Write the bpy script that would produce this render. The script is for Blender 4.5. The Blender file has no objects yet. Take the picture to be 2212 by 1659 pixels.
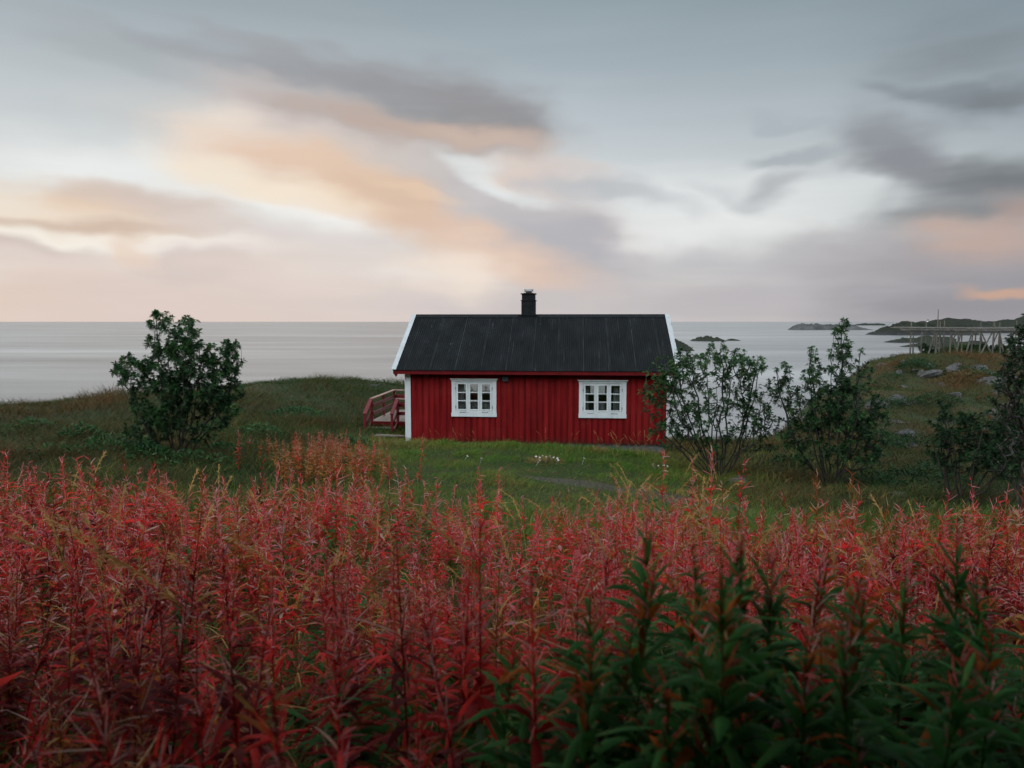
import bpy, bmesh, math, random
import numpy as np
from mathutils import Vector, Matrix
R = math.radians
scene = bpy.context.scene
COL = scene.collection
random.seed(7)
rng = np.random.default_rng(7)

# ------------------------------------------------------------------ camera
HE = 3.9                                   # eye height above the cabin's ground line
PITCH = R(4.966)
F_PX, CX, CY = 1548.0, 1106.0, 829.5        # the photo measured at 2212 x 1659
cam_d = bpy.data.cameras.new('camera')
cam = bpy.data.objects.new('camera', cam_d)
COL.objects.link(cam)
cam.location = (0, 0, HE)
cam.rotation_euler = (R(90) - PITCH, 0, 0)
cam_d.sensor_width = 36
cam_d.lens = 36 * F_PX / 2212
cam_d.clip_end = 200000
cam_d.dof.use_dof = True
cam_d.dof.focus_distance = 13
cam_d.dof.aperture_fstop = 2.6
scene.camera = cam

def ray(px, py):
    u = (px - CX) / F_PX
    v = -(py - CY) / F_PX
    c, s = math.cos(PITCH), math.sin(PITCH)
    return Vector((u, c + v * s, v * c - s))

def P(px, py, Y):
    d = ray(px, py)
    return Vector((0, 0, HE)) + d * (Y / d.y)

# ------------------------------------------------------------------ sun, exposure
SUN_AZ, SUN_EL = -78, 10
sd = bpy.data.lights.new('sun', 'SUN')
sd.energy = 0.8
sd.angle = R(18)
sd.color = (1.0, 0.78, 0.6)
sun = bpy.data.objects.new('sun', sd)
COL.objects.link(sun)
to_sun = Vector((math.sin(R(SUN_AZ)) * math.cos(R(SUN_EL)), math.cos(R(SUN_AZ)) * math.cos(R(SUN_EL)), math.sin(R(SUN_EL))))
sun.rotation_euler = to_sun.to_track_quat('Z', 'Y').to_euler()
scene.view_settings.view_transform = 'Standard'
scene.view_settings.look = 'None'
scene.view_settings.exposure = 0.0
scene.view_settings.gamma = 1.0
scene.view_settings.use_curve_mapping = False
scene.cycles.use_denoising = True
scene.cycles.max_bounces = 6
scene.cycles.diffuse_bounces = 3
scene.cycles.glossy_bounces = 3
scene.cycles.transmission_bounces = 4
scene.cycles.transparent_max_bounces = 12
scene.cycles.sample_clamp_indirect = 4
scene.cycles.caustics_reflective = False
scene.cycles.caustics_refractive = False

# ------------------------------------------------------------------ world: sunset sky with wind-drawn cloud
def lin(c):
    c = np.array(c[:3], float) / 255
    return tuple(np.where(c <= .04045, c / 12.92, ((c + .055) / 1.055) ** 2.4))

world = bpy.data.worlds.new('World')
scene.world = world
world.use_nodes = True
world.cycles.sampling_method = 'MANUAL'
world.cycles.sample_map_resolution = 512
wt = world.node_tree
for n in list(wt.nodes):
    wt.nodes.remove(n)
WN, WL = wt.nodes, wt.links

def wmath(op, a, b=None, clamp=False):
    n = WN.new('ShaderNodeMath'); n.operation = op; n.use_clamp = clamp
    for i, v in enumerate((a, b)):
        if v is None: continue
        if isinstance(v, (int, float)): n.inputs[i].default_value = v
        else: WL.new(v, n.inputs[i])
    return n.outputs[0]

def wmix(fac, a, b):
    n = WN.new('ShaderNodeMix'); n.data_type = 'RGBA'; n.blend_type = 'MIX'
    for sock, v in ((n.inputs[0], fac), (n.inputs[6], a), (n.inputs[7], b)):
        if isinstance(v, (int, float)): sock.default_value = v
        elif isinstance(v, tuple): sock.default_value = (*v, 1)
        else: WL.new(v, sock)
    return n.outputs[2]

def wramp(fac, stops, interp='EASE'):
    n = WN.new('ShaderNodeValToRGB'); n.color_ramp.interpolation = interp
    e = n.color_ramp.elements
    while len(e) < len(stops): e.new(0.5)
    for el, (p, c) in zip(e, stops):
        el.position = p; el.color = (*c, 1)
    WL.new(fac, n.inputs[0])
    return n.outputs[0]

tc = WN.new('ShaderNodeTexCoord')
sep = WN.new('ShaderNodeSeparateXYZ'); WL.new(tc.outputs['Generated'], sep.inputs[0])
X, Y_, Z = sep.outputs
az = wmath('ARCTAN2', X, Y_)
hor = wmath('SQRT', wmath('ADD', wmath('MULTIPLY', X, X), wmath('MULTIPLY', Y_, Y_)))
hgt = wmath('DIVIDE', Z, wmath('MAXIMUM', hor, 0.02))
comb = WN.new('ShaderNodeCombineXYZ'); WL.new(az, comb.inputs[0]); WL.new(hgt, comb.inputs[1])

def wmap(vec, loc=(0, 0, 0), rot=0, scale=(1, 1, 1), kind='POINT'):
    n = WN.new('ShaderNodeMapping'); n.vector_type = kind
    n.inputs['Location'].default_value = loc
    n.inputs['Rotation'].default_value = (0, 0, rot)
    n.inputs['Scale'].default_value = scale
    WL.new(vec, n.inputs[0])
    return n.outputs[0]

def wnoise(vec, scale, detail=3, rough=.5):
    n = WN.new('ShaderNodeTexNoise'); n.noise_dimensions = '2D'
    n.inputs['Scale'].default_value = scale
    n.inputs['Detail'].default_value = detail
    n.inputs['Roughness'].default_value = rough
    WL.new(vec, n.inputs['Vector'])
    return n

# wind streaks run from upper left to lower right
streak = wnoise(wmap(comb.outputs[0], rot=R(13), scale=(2.6, 22, 1)), 1.0, 4, .5)
swirl = wnoise(wmap(comb.outputs[0], loc=(3.1, 7.7, 0), rot=R(10), scale=(5, 13, 1)), 1.0, 2)
vs = WN.new('ShaderNodeVectorMath'); vs.operation = 'SUBTRACT'
WL.new(swirl.outputs['Color'], vs.inputs[0]); vs.inputs[1].default_value = (.5, .5, .5)
vm = WN.new('ShaderNodeVectorMath'); vm.operation = 'MULTIPLY_ADD'
WL.new(vs.outputs[0], vm.inputs[0]); vm.inputs[1].default_value = (.10, .032, 0)
WL.new(comb.outputs[0], vm.inputs[2])
puff = wnoise(wmap(comb.outputs[0], loc=(1.3, 4.2, 0), rot=R(16), scale=(9, 17, 1)), 1.0, 3)
pv = WN.new('ShaderNodeVectorMath'); pv.operation = 'SUBTRACT'
WL.new(puff.outputs['Color'], pv.inputs[0]); pv.inputs[1].default_value = (.5, .5, .5)
pm = WN.new('ShaderNodeVectorMath'); pm.operation = 'MULTIPLY_ADD'
WL.new(pv.outputs[0], pm.inputs[0]); pm.inputs[1].default_value = (.08, .038, 0); WL.new(vm.outputs[0], pm.inputs[2])
WV = pm.outputs[0]
edge = wmath('ADD', wmath('MULTIPLY', streak.outputs[0], 1.4), 0.3)

sky = WN.new('ShaderNodeTexSky'); sky.sky_type = 'NISHITA'
sky.sun_disc = False
sky.sun_elevation = R(SUN_EL)
sky.sun_rotation = R(SUN_AZ % 360)
sky.air_density = 1.2; sky.dust_density = 3.0; sky.ozone_density = 2.0

K = 10.0                                    # the Background runs at 0.1
def kc(rgb, m=1.0):
    return tuple(v * K * m for v in lin(rgb))

# the thin high veil: brightness by elevation
hn = wmath('DIVIDE', hgt, 1.6, True)
veil = wramp(hn, [(0.0, kc((226, 212, 204))), (0.045, kc((238, 234, 228))), (0.09, kc((233, 233, 231))), (0.15, kc((203, 208, 211))),
                  (0.21, kc((174, 183, 189))), (0.28, kc((148, 161, 168))), (0.36, kc((172, 181, 188))), (0.5, kc((200, 206, 210))), (0.7, kc((184, 192, 198))), (1.0, kc((172, 181, 188)))], 'LINEAR')
# towards the right of the sunset the sky is dimmer; the unseen sky behind is boosted to light the cabin front
azn = wmath('ADD', wmath('DIVIDE', az, 2 * math.pi), 0.5)
def ap(deg): return deg / 360 + .5
az_gain = wramp(azn, [(0.0, (4.1, 4.15, 4.2)), (ap(-120), (4.1, 4.15, 4.2)), (ap(-75), (1.1, 1.12, 1.14)), (ap(-50), (.97, .98, .98)), (ap(-15), (1.02, 1.02, 1.01)), (ap(5), (.95, .98, 1.0)),
                  (ap(22), (.82, .86, .88)), (ap(36), (.60, .66, .70)), (ap(60), (.60, .66, .70)), (ap(75), (.8, .84, .88)), (ap(120), (4.1, 4.15, 4.2)), (1.0, (4.1, 4.15, 4.2))], 'LINEAR')
mm = WN.new('ShaderNodeMix'); mm.data_type = 'RGBA'; mm.blend_type = 'MULTIPLY'; mm.inputs[0].default_value = 1
WL.new(veil, mm.inputs[6]); WL.new(az_gain, mm.inputs[7])
cur = wmix(0.955, sky.outputs[0], mm.outputs[2])

def cloud(px, py, rx, ry, ang, rgb, s, soft=.86, warp=True):
    global cur
    d = ray(px, py)
    a = math.atan2(d.x, d.y); h = d.z / math.hypot(d.x, d.y); ca = math.cos(a)
    m = wmap(WV if warp else comb.outputs[0], loc=(a, h, 0), rot=R(-ang), scale=(1.95 * rx / F_PX * ca * ca, 1.95 * ry / F_PX * ca, 1), kind='TEXTURE')
    g = WN.new('ShaderNodeTexGradient'); g.gradient_type = 'SPHERICAL'; WL.new(m, g.inputs[0])
    v = wmath('MULTIPLY', g.outputs['Fac'], edge)
    r = WN.new('ShaderNodeMapRange'); r.interpolation_type = 'SMOOTHSTEP'
    WL.new(v, r.inputs['Value'])
    r.inputs['From Max'].default_value = soft; r.inputs['To Max'].default_value = s
    cur = wmix(r.outputs[0], cur, kc(rgb))

CLOUDS = [
    # horizon haze and low banks
    (60, 665, 520, 70, 0, (224, 200, 182), .85), (640, 650, 560, 60, 0, (222, 206, 199), .8), (1250, 640, 420, 60, 0, (208, 200, 199), .7),
    (1750, 640, 560, 80, 0, (182, 179, 183), .85), (2180, 620, 330, 130, 0, (148, 146, 152), .9),
    (1560, 570, 340, 34, 0, (194, 193, 196), .8), (1830, 545, 340, 36, -3, (177, 175, 179), .85), (2040, 545, 260, 55, -2, (163, 159, 163), .85),
    # bright gaps
    (1580, 465, 330, 75, 0, (240, 241, 241), .92, 1.5), (740, 470, 190, 22, 11, (248, 247, 244), .85), (440, 535, 140, 14, 0, (250, 246, 240), .85),
    (870, 590, 90, 16, 0, (249, 245, 240), .7), (150, 520, 220, 14, 2, (248, 240, 228), .7), (380, 380, 240, 50, 0, (236, 238, 237), .85),
    # left bands
    (110, 458, 230, 40, 2, (241, 226, 207), .8), (270, 458, 180, 40, 3, (226, 201, 177), .9), (370, 440, 140, 26, 4, (206, 192, 185), .75),
    (210, 490, 210, 13, 0, (206, 183, 166), .85), (440, 482, 170, 30, 9, (217, 200, 191), .75), (40, 535, 130, 15, 4, (206, 191, 183), .85),
    (60, 560, 200, 16, 0, (222, 208, 200), .85), (450, 576, 100, 30, 4, (205, 191, 187), .9), (290, 545, 60, 22, 18, (229, 206, 189), .75),
    (640, 590, 200, 40, 3, (226, 212, 204), .85), (740, 522, 270, 25, 5, (219, 211, 209), .7), (880, 562, 220, 40, 3, (223, 213, 208), .7),
    # the great cloud: its cream and peach body
    (1010, 470, 260, 95, 24, (206, 199, 197), .85, .7), (700, 345, 260, 80, 10, (224, 211, 201), .9, .85),
    (520, 335, 130, 66, 0, (243, 231, 216), .95, .8), (640, 300, 190, 44, 4, (232, 219, 208), .85), (820, 330, 170, 52, 10, (205, 195, 189), .85),
    (680, 378, 200, 44, 12, (226, 199, 179), .92), (850, 425, 210, 52, 17, (229, 199, 174), .95), (960, 478, 200, 46, 22, (218, 191, 170), .92),
    (570, 400, 170, 26, 10, (246, 232, 212), .85), (1020, 405, 130, 44, 28, (194, 190, 190), .85), (1120, 470, 150, 62, 28, (199, 195, 196), .9, .85),
    (1215, 540, 120, 42, 24, (181, 180, 185), .95, .8), (1100, 550, 150, 36, 20, (224, 197, 180), .92), (1000, 585, 110, 46, 4, (242, 227, 213), .9, .85),
    (1020, 350, 95, 22, 30, (224, 228, 228), .85), (1085, 390, 70, 20, 25, (226, 230, 230), .85), (1180, 372, 100, 30, 12, (229, 207, 194), .85),
    (1250, 400, 80, 30, 20, (196, 196, 199), .7), (1330, 420, 130, 22, 12, (186, 190, 194), .8), (880, 408, 80, 10, 15, (234, 206, 180), .5),
    # and its dark upper arm, thin at the left and swelling to a rounded end
    (230, 85, 260, 26, 12, (166, 172, 175), .45), (500, 138, 200, 15, 10, (160, 164, 169), .75), (700, 170, 190, 22, 14, (158, 160, 165), .8),
    (900, 205, 170, 44, 12, (154, 155, 159), .9), (1010, 235, 140, 58, 14, (150, 150, 153), .95, .8), (1080, 260, 70, 44, 24, (148, 148, 151), .85, .85),
    (850, 150, 90, 12, 12, (160, 163, 168), .7), (600, 225, 150, 34, 14, (206, 195, 192), .7), (760, 248, 190, 30, 10, (184, 174, 171), .8),
    (930, 275, 200, 22, 8, (190, 170, 159), .85), (1050, 300, 120, 18, 10, (204, 184, 172), .75),
    # right-hand dark cloud
    (1700, 416, 75, 22, -18, (176, 180, 184), .85), (1590, 420, 75, 14, 14, (206, 209, 211), .85), (1740, 348, 60, 13, -5, (166, 174, 180), .75),
    (1690, 270, 90, 12, 14, (172, 181, 187), .85), (1925, 315, 120, 46, 26, (140, 144, 151), .8, .8), (1990, 358, 115, 34, 18, (138, 141, 147), .8, .9),
    (2130, 400, 150, 42, -7, (120, 124, 129), .85, .85), (2215, 376, 90, 42, 0, (116, 121, 126), .75), (2060, 452, 150, 26, -8, (136, 139, 143), .85),
    (2080, 110, 180, 52, 5, (122, 129, 134), .6, 1.1), (2195, 212, 130, 32, -8, (114, 121, 126), .75, 1.0), (2040, 214, 150, 20, 14, (122, 130, 136), .65, .9),
    (2085, 486, 85, 26, 0, (197, 173, 161), .8), (2180, 500, 130, 42, 0, (192, 169, 159), .88), (2205, 445, 75, 26, 0, (170, 152, 147), .8),
]
for c in CLOUDS:
    cloud(*c)
cloud(2140, 618, 62, 9, 0, (206, 168, 146), .8, .7)
fine = wnoise(wmap(comb.outputs[0], loc=(1.7, 2.9, 0), rot=R(15), scale=(3, 26, 1)), 1.0, 3, .5)
fr_ = WN.new('ShaderNodeMapRange'); WL.new(fine.outputs[0], fr_.inputs[0]); fr_.inputs[1].default_value = .25; fr_.inputs[2].default_value = .75; fr_.inputs[3].default_value = .975; fr_.inputs[4].default_value = 1.025
fv = WN.new('ShaderNodeVectorMath'); fv.operation = 'SCALE'; WL.new(cur, fv.inputs[0]); WL.new(fr_.outputs[0], fv.inputs['Scale']); cur = fv.outputs[0]
bg = WN.new('ShaderNodeBackground'); bg.inputs['Strength'].default_value = 0.1
WL.new(cur, bg.inputs['Color'])
wo = WN.new('ShaderNodeOutputWorld'); WL.new(bg.outputs[0], wo.inputs[0])

# ------------------------------------------------------------------ helpers
def tag(o, label=None, cat=None, group=None, kind=None):
    if label: o['label'] = label
    if cat: o['category'] = cat
    if group: o['group'] = group
    if kind: o['kind'] = kind
    return o

def thing(name, label, cat, loc=(0, 0, 0), rz=0, group=None):
    o = bpy.data.objects.new(name, None)
    COL.objects.link(o)
    o.location = loc; o.rotation_euler = (0, 0, rz)
    o.empty_display_size = .2
    return tag(o, label, cat, group)

class MB:
    """collects geometry (quads, plus triangles) with a per-face tint"""
    def __init__(s):
        s.V = []; s.Q = []; s.T = []; s.n = 0; s.tq = []; s.tt = []
    def add(s, V, Q=None, T=None, tint=0.0):
        V = np.asarray(V, float).reshape(-1, 3)
        if Q is not None and len(Q):
            Q = np.asarray(Q, int).reshape(-1, 4)
            s.Q.append(Q + s.n); s.tq.append(np.broadcast_to(np.asarray(tint, float), (len(Q),)))
        if T is not None and len(T):
            T = np.asarray(T, int).reshape(-1, 3)
            s.T.append(T + s.n); s.tt.append(np.broadcast_to(np.asarray(tint, float) if np.ndim(tint) == 0 else 0.0, (len(T),)))
        s.V.append(V); s.n += len(V)
    BOXQ = np.array([(0, 3, 2, 1), (4, 5, 6, 7), (0, 1, 5, 4), (1, 2, 6, 5), (2, 3, 7, 6), (3, 0, 4, 7)])
    def box(s, x0, x1, y0, y1, z0, z1):
        s.add([(x0, y0, z0), (x1, y0, z0), (x1, y1, z0), (x0, y1, z0), (x0, y0, z1), (x1, y0, z1), (x1, y1, z1), (x0, y1, z1)], s.BOXQ)
    def bar(s, a, b, w, h, up=(0, 0, 1)):
        a, b, up = Vector(a), Vector(b), Vector(up)
        d = (b - a).normalized(); sx = d.cross(up).normalized() * (w / 2); sy = sx.cross(d).normalized() * (h / 2)
        v = []
        for p in (a, b):
            v += [p - sx - sy, p + sx - sy, p + sx + sy, p - sx + sy]
        s.add([tuple(q) for q in v], [(0, 3, 2, 1), (4, 5, 6, 7), (0, 1, 5, 4), (1, 2, 6, 5), (2, 3, 7, 6), (3, 0, 4, 7)])
    def tube(s, pts, rad, sides=6, cap=True):
        pts = [Vector(p) for p in pts]
        n = len(pts); V = []
        if np.ndim(rad) == 0: rad = [rad] * n
        for i, p in enumerate(pts):
            d = (pts[min(i + 1, n - 1)] - pts[max(i - 1, 0)]).normalized()
            a = d.cross(Vector((0.31, 0.93, 0.2))); a.normalize(); b = d.cross(a)
            for k in range(sides):
                t = 2 * math.pi * k / sides
                V.append(tuple(p + (a * math.cos(t) + b * math.sin(t)) * rad[i]))
        Q = [(i * sides + k, i * sides + (k + 1) % sides, (i + 1) * sides + (k + 1) % sides, (i + 1) * sides + k) for i in range(n - 1) for k in range(sides)]
        T = []
        if cap:
            V.append(tuple(pts[-1])); V.append(tuple(pts[0]))
            c = len(V) - 2
            T = [((n - 1) * sides + k, (n - 1) * sides + (k + 1) % sides, c) for k in range(sides)] + [((k + 1) % sides, k, c + 1) for k in range(sides)]
        s.add(V, Q, T)
    def lathe(s, prof, cx=0, cy=0, seg=20):
        V = [(cx + r * math.cos(2 * math.pi * k / seg), cy + r * math.sin(2 * math.pi * k / seg), z) for r, z in prof for k in range(seg)]
        Q = [(i * seg + k, i * seg + (k + 1) % seg, (i + 1) * seg + (k + 1) % seg, (i + 1) * seg + k) for i in range(len(prof) - 1) for k in range(seg)]
        s.add(V, Q)
    def prism(s, poly, axis, a, b):
        """extrude a 2-D polygon along x ('x': poly in y,z) or y ('y': poly in x,z)"""
        n = len(poly)
        f = (lambda p, t: (t, p[0], p[1])) if axis == 'x' else (lambda p, t: (p[0], t, p[1]))
        V = [f(p, a) for p in poly] + [f(p, b) for p in poly]
        Q = [(i, (i + 1) % n, n + (i + 1) % n, n + i) for i in range(n)]
        T = [(0, i + 1, i) for i in range(1, n - 1)] + [(n, n + i, n + i + 1) for i in range(1, n - 1)]
        s.add(V, Q, T)
    def arrays(s):
        V = np.concatenate(s.V) if s.V else np.zeros((0, 3))
        Q = np.concatenate(s.Q) if s.Q else np.zeros((0, 4), int)
        T = np.concatenate(s.T) if s.T else np.zeros((0, 3), int)
        t = np.concatenate(s.tq + s.tt) if (s.tq or s.tt) else np.zeros(0)
        return V, Q, T, t
    def mesh(s, name, m, smooth=False):
        V, Q, T, t = s.arrays()
        return mesh_from(name, V, Q, T, t, m, smooth)
    def build(s, name, m, parent=None, smooth=False):
        return link(name, s.mesh(name, m, smooth), parent)

def mesh_from(name, V, Q, T, t, m, smooth=False):
    me = bpy.data.meshes.new(name)
    me.vertices.add(len(V)); me.vertices.foreach_set('co', np.asarray(V, np.float32).ravel())
    nl = 4 * len(Q) + 3 * len(T)
    me.loops.add(nl)
    me.loops.foreach_set('vertex_index', np.concatenate([Q.ravel(), T.ravel()]).astype(np.int32))
    me.polygons.add(len(Q) + len(T))
    ls = np.concatenate([np.arange(len(Q)) * 4, 4 * len(Q) + np.arange(len(T)) * 3]).astype(np.int32)
    me.polygons.foreach_set('loop_start', ls)
    me.polygons.foreach_set('use_smooth', np.full(len(ls), bool(smooth)))
    if t is not None and len(t) and np.any(t):
        at = me.attributes.new('tint', 'FLOAT', 'FACE'); at.data.foreach_set('value', np.asarray(t, np.float32))
    me.update(calc_edges=True)
    me.materials.append(m)
    return me

def link(name, me, parent=None):
    o = bpy.data.objects.new(name, me)
    COL.objects.link(o)
    if parent is not None: o.parent = parent
    return o

def unit(a):
    return a / np.maximum(np.linalg.norm(a, axis=-1, keepdims=True), 1e-9)

def ribbon(o, d, side, L, W, bend, ts, prof, fold=0.0):
    """N bent strips: returns vertices and quads; fold > 0 gives a keeled (three-column) strip"""
    o = np.asarray(o, float); N = len(o); ts = np.asarray(ts); prof = np.asarray(prof); Kn = len(ts)
    L = np.broadcast_to(L, (N,)); W = np.broadcast_to(W, (N,))
    c = o[:, None] + d[:, None] * (L[:, None] * ts)[..., None] + bend[:, None] * (L[:, None] * ts ** 2)[..., None]
    off = side[:, None] * (W[:, None] * prof / 2)[..., None]
    if fold:
        nrm = unit(np.cross(side, d))
        mid = c - nrm[:, None] * (W[:, None] * prof * fold)[..., None]
        V = np.stack([c - off, mid, c + off], 2); cols = 3
    else:
        V = np.stack([c - off, c + off], 2); cols = 2
    V = V.reshape(-1, 3)
    q = []
    for k in range(Kn - 1):
        for j in range(cols - 1):
            a = k * cols + j
            q.append((a, a + 1, a + cols + 1, a + cols))
    q = np.array(q)
    Q = (np.arange(N) * Kn * cols)[:, None, None] + q[None]
    return V, Q.reshape(-1, 4), len(q)

_perm = np.random.default_rng(3).random((256, 256))
def vnoise(x, y, s=1.0, seed=0):
    """smooth value noise 0..1"""
    x = np.asarray(x, float) * s + 17.3 * seed; y = np.asarray(y, float) * s + 9.1 * seed
    xi = np.floor(x).astype(int); yi = np.floor(y).astype(int); fx = x - xi; fy = y - yi
    fx = fx * fx * (3 - 2 * fx); fy = fy * fy * (3 - 2 * fy)
    g = lambda a, b: _perm[a % 256, b % 256]
    return (g(xi, yi) * (1 - fx) + g(xi + 1, yi) * fx) * (1 - fy) + (g(xi, yi + 1) * (1 - fx) + g(xi + 1, yi + 1) * fx) * fy
def fbm(x, y, s=1.0, seed=0, oct=4):
    return sum(vnoise(x, y, s * 2 ** k, seed + k) * .5 ** k for k in range(oct)) / sum(.5 ** k for k in range(oct))

# ------------------------------------------------------------------ materials
def newmat(name):
    m = bpy.data.materials.new(name); m.use_nodes = True
    nt = m.node_tree; b = nt.nodes['Principled BSDF']
    return m, nt, b

def ramp(nt, fac, stops, interp='LINEAR'):
    n = nt.nodes.new('ShaderNodeValToRGB'); n.color_ramp.interpolation = interp
    e = n.color_ramp.elements
    while len(e) < len(stops): e.new(.5)
    for el, (p, c) in zip(e, stops):
        el.position = p; el.color = (*c, 1)
    nt.links.new(fac, n.inputs[0])
    return n.outputs[0]

def noise_n(nt, scale=(1, 1, 1), detail=5, rough=.55, coord='Object'):
    t = nt.nodes.new('ShaderNodeTexCoord'); mp = nt.nodes.new('ShaderNodeMapping'); mp.inputs['Scale'].default_value = scale
    nt.links.new(t.outputs[coord], mp.inputs[0])
    n = nt.nodes.new('ShaderNodeTexNoise'); n.inputs['Scale'].default_value = 1; n.inputs['Detail'].default_value = detail; n.inputs['Roughness'].default_value = rough
    nt.links.new(mp.outputs[0], n.inputs['Vector'])
    return n.outputs['Fac']

def mixc(nt, fac, a, b, blend='MIX'):
    n = nt.nodes.new('ShaderNodeMix'); n.data_type = 'RGBA'; n.blend_type = blend
    for sock, v in ((n.inputs[0], fac), (n.inputs[6], a), (n.inputs[7], b)):
        if isinstance(v, (int, float)): sock.default_value = v
        elif isinstance(v, tuple): sock.default_value = (*v, 1)
        else: nt.links.new(v, sock)
    return n.outputs[2]

def mat(name, stops, scale=(6, 6, 6), rough=.6, bump=0.0, bscale=None, spec=.4, coord='Object', detail=6, metal=0, rrange=None):
    m, nt, b = newmat(name)
    f = noise_n(nt, scale, detail, .6, coord)
    nt.links.new(ramp(nt, f, stops), b.inputs['Base Color'])
    b.inputs['Roughness'].default_value = rough
    b.inputs['Specular IOR Level'].default_value = spec
    b.inputs['Metallic'].default_value = metal
    if rrange:
        r = nt.nodes.new('ShaderNodeMapRange'); nt.links.new(f, r.inputs[0])
        r.inputs[1].default_value = .3; r.inputs[2].default_value = .7; r.inputs[3].default_value = rrange[0]; r.inputs[4].default_value = rrange[1]
        nt.links.new(r.outputs[0], b.inputs['Roughness'])
    if bump:
        g = noise_n(nt, bscale or tuple(4 * v for v in scale), 4, .6, coord)
        bn = nt.nodes.new('ShaderNodeBump'); bn.inputs['Strength'].default_value = 1; bn.inputs['Distance'].default_value = bump
        nt.links.new(g, bn.inputs['Height']); nt.links.new(bn.outputs[0], b.inputs['Normal'])
    return m

M = {}
def painted_boards():
    m, nt, b = newmat('red_wood')
    f = noise_n(nt, (5, 5, .6), 6)
    c = ramp(nt, f, [(.3, (.135, .006, .007)), (.5, (.215, .0095, .011)), (.7, (.28, .016, .016))])
    at = nt.nodes.new('ShaderNodeAttribute'); at.attribute_name = 'tint'
    hs = nt.nodes.new('ShaderNodeHueSaturation'); nt.links.new(c, hs.inputs['Color'])
    mr = nt.nodes.new('ShaderNodeMapRange'); nt.links.new(at.outputs['Fac'], mr.inputs[0]); mr.inputs[3].default_value = .78; mr.inputs[4].default_value = 1.22
    nt.links.new(mr.outputs[0], hs.inputs['Value'])
    c = hs.outputs[0]
    streak_ = noise_n(nt, (30, 30, .9), 5, .65)          # weathered streaks down the grain
    c = mixc(nt, ramp(nt, streak_, [(.56, (0, 0, 0)), (.72, (.55, .55, .55))]), c, (.075, .006, .007))
    fade = noise_n(nt, (1.1, 1.1, 1.6), 5, .6)           # sun-faded patches
    c = mixc(nt, ramp(nt, fade, [(.52, (0, 0, 0)), (.75, (.35, .35, .35))]), c, (.27, .035, .03))
    t = nt.nodes.new('ShaderNodeTexCoord'); sp = nt.nodes.new('ShaderNodeSeparateXYZ'); nt.links.new(t.outputs['Object'], sp.inputs[0])
    mud = nt.nodes.new('ShaderNodeMath'); mud.operation = 'MULTIPLY_ADD'; nt.links.new(noise_n(nt, (9, 9, 5), 6, .7), mud.inputs[0]); mud.inputs[1].default_value = .55; nt.links.new(sp.outputs[2], mud.inputs[2])
    c = mixc(nt, ramp(nt, mud.outputs[0], [(.30, (.6, .6, .6)), (.46, (0, 0, 0))]), c, (.07, .022, .015))   # splashed soil at the foot
    nt.links.new(c, b.inputs['Base Color']); b.inputs['Roughness'].default_value = .7; b.inputs['Specular IOR Level'].default_value = .08
    bn = nt.nodes.new('ShaderNodeBump'); bn.inputs['Distance'].default_value = .004; nt.links.new(noise_n(nt, (60, 60, 3), 4, .6), bn.inputs['Height']); nt.links.new(bn.outputs[0], b.inputs['Normal'])
    return m
M['red_wood'] = painted_boards()
M['red_trim'] = mat('red_trim', [(.3, (.10, .005, .007)), (.7, (.17, .008, .010))], (4, 4, 4), .5, .001, None, .2)
M['sky_lit_rail'] = mat('sky_lit_rail', [(.3, (.26, .13, .11)), (.5, (.40, .24, .20)), (.7, (.50, .34, .29))], (9, 3, 9), .5)  # pale pinkish tone paints in the sky's reflection on the rail tops
M['barge'] = mat('barge', [(.3, (.42, .44, .45)), (.7, (.54, .56, .57))], (5, 3, 3), .55, .001)
M['red_rail'] = mat('red_rail', [(.3, (.13, .010, .015)), (.7, (.21, .018, .025))], (5, 5, 5), .38, .001, None, .6)
M['white_paint'] = mat('white_paint', [(.25, (.60, .63, .64)), (.5, (.72, .74, .74)), (.8, (.78, .79, .79))], (5, 5, 1.2), .5, .0015, (40, 40, 6), .4)
M['worn_white'] = mat('worn_white', [(.30, (.10, .10, .10)), (.36, (.45, .45, .44)), (.45, (.44, .46, .47)), (.8, (.54, .56, .57))], (9, 3.5, 3.5), .55, .002, None, .35)
M['foundation'] = mat('foundation', [(.25, (.07, .07, .07)), (.75, (.17, .17, .165))], (7, 7, 7), .9, .01)
M['black_metal'] = mat('black_metal', [(.3, (.008, .009, .010)), (.7, (.016, .018, .020))], (6, 6, 6), .6, .002, None, .12)
M['cowl_metal'] = mat('cowl_metal', [(.3, (.45, .46, .47)), (.7, (.62, .63, .64))], (8, 8, 8), .42, 0, None, .5, metal=.6)
M['rusty'] = mat('rusty', [(.35, (.10, .05, .03)), (.65, (.22, .15, .11))], (20, 20, 20), .7)
M['grey_wood'] = mat('grey_wood', [(.25, (.14, .115, .10)), (.5, (.26, .22, .19)), (.75, (.38, .32, .28))], (14, 2.2, 14), .4, .003, None, .5, rrange=(.22, .6))
M['dark_wood'] = mat('dark_wood', [(.3, (.02, .016, .013)), (.7, (.05, .04, .032))], (6, 6, 6), .8)
M['pole_wood'] = mat('pole_wood', [(.25, (.04, .036, .030)), (.5, (.092, .085, .072)), (.75, (.16, .15, .13))], (3, 3, 1), .85, .004)
M['interior'] = mat('interior', [(.3, (.055, .06, .055)), (.7, (.085, .09, .08))], (2, 2, 2), .8)
M['curtain'] = mat('curtain', [(.3, (.52, .55, .57)), (.7, (.66, .68, .70))], (30, 30, 4), .9)
M['lace'] = mat('lace', [(.42, (.30, .31, .31)), (.52, (.62, .64, .64)), (.7, (.68, .69, .69))], (22, 22, 30), .9, detail=2)
M['lamp_shade'] = mat('lamp_shade', [(.3, (.68, .71, .74)), (.7, (.74, .77, .80))], (8, 8, 8), .8)
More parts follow.
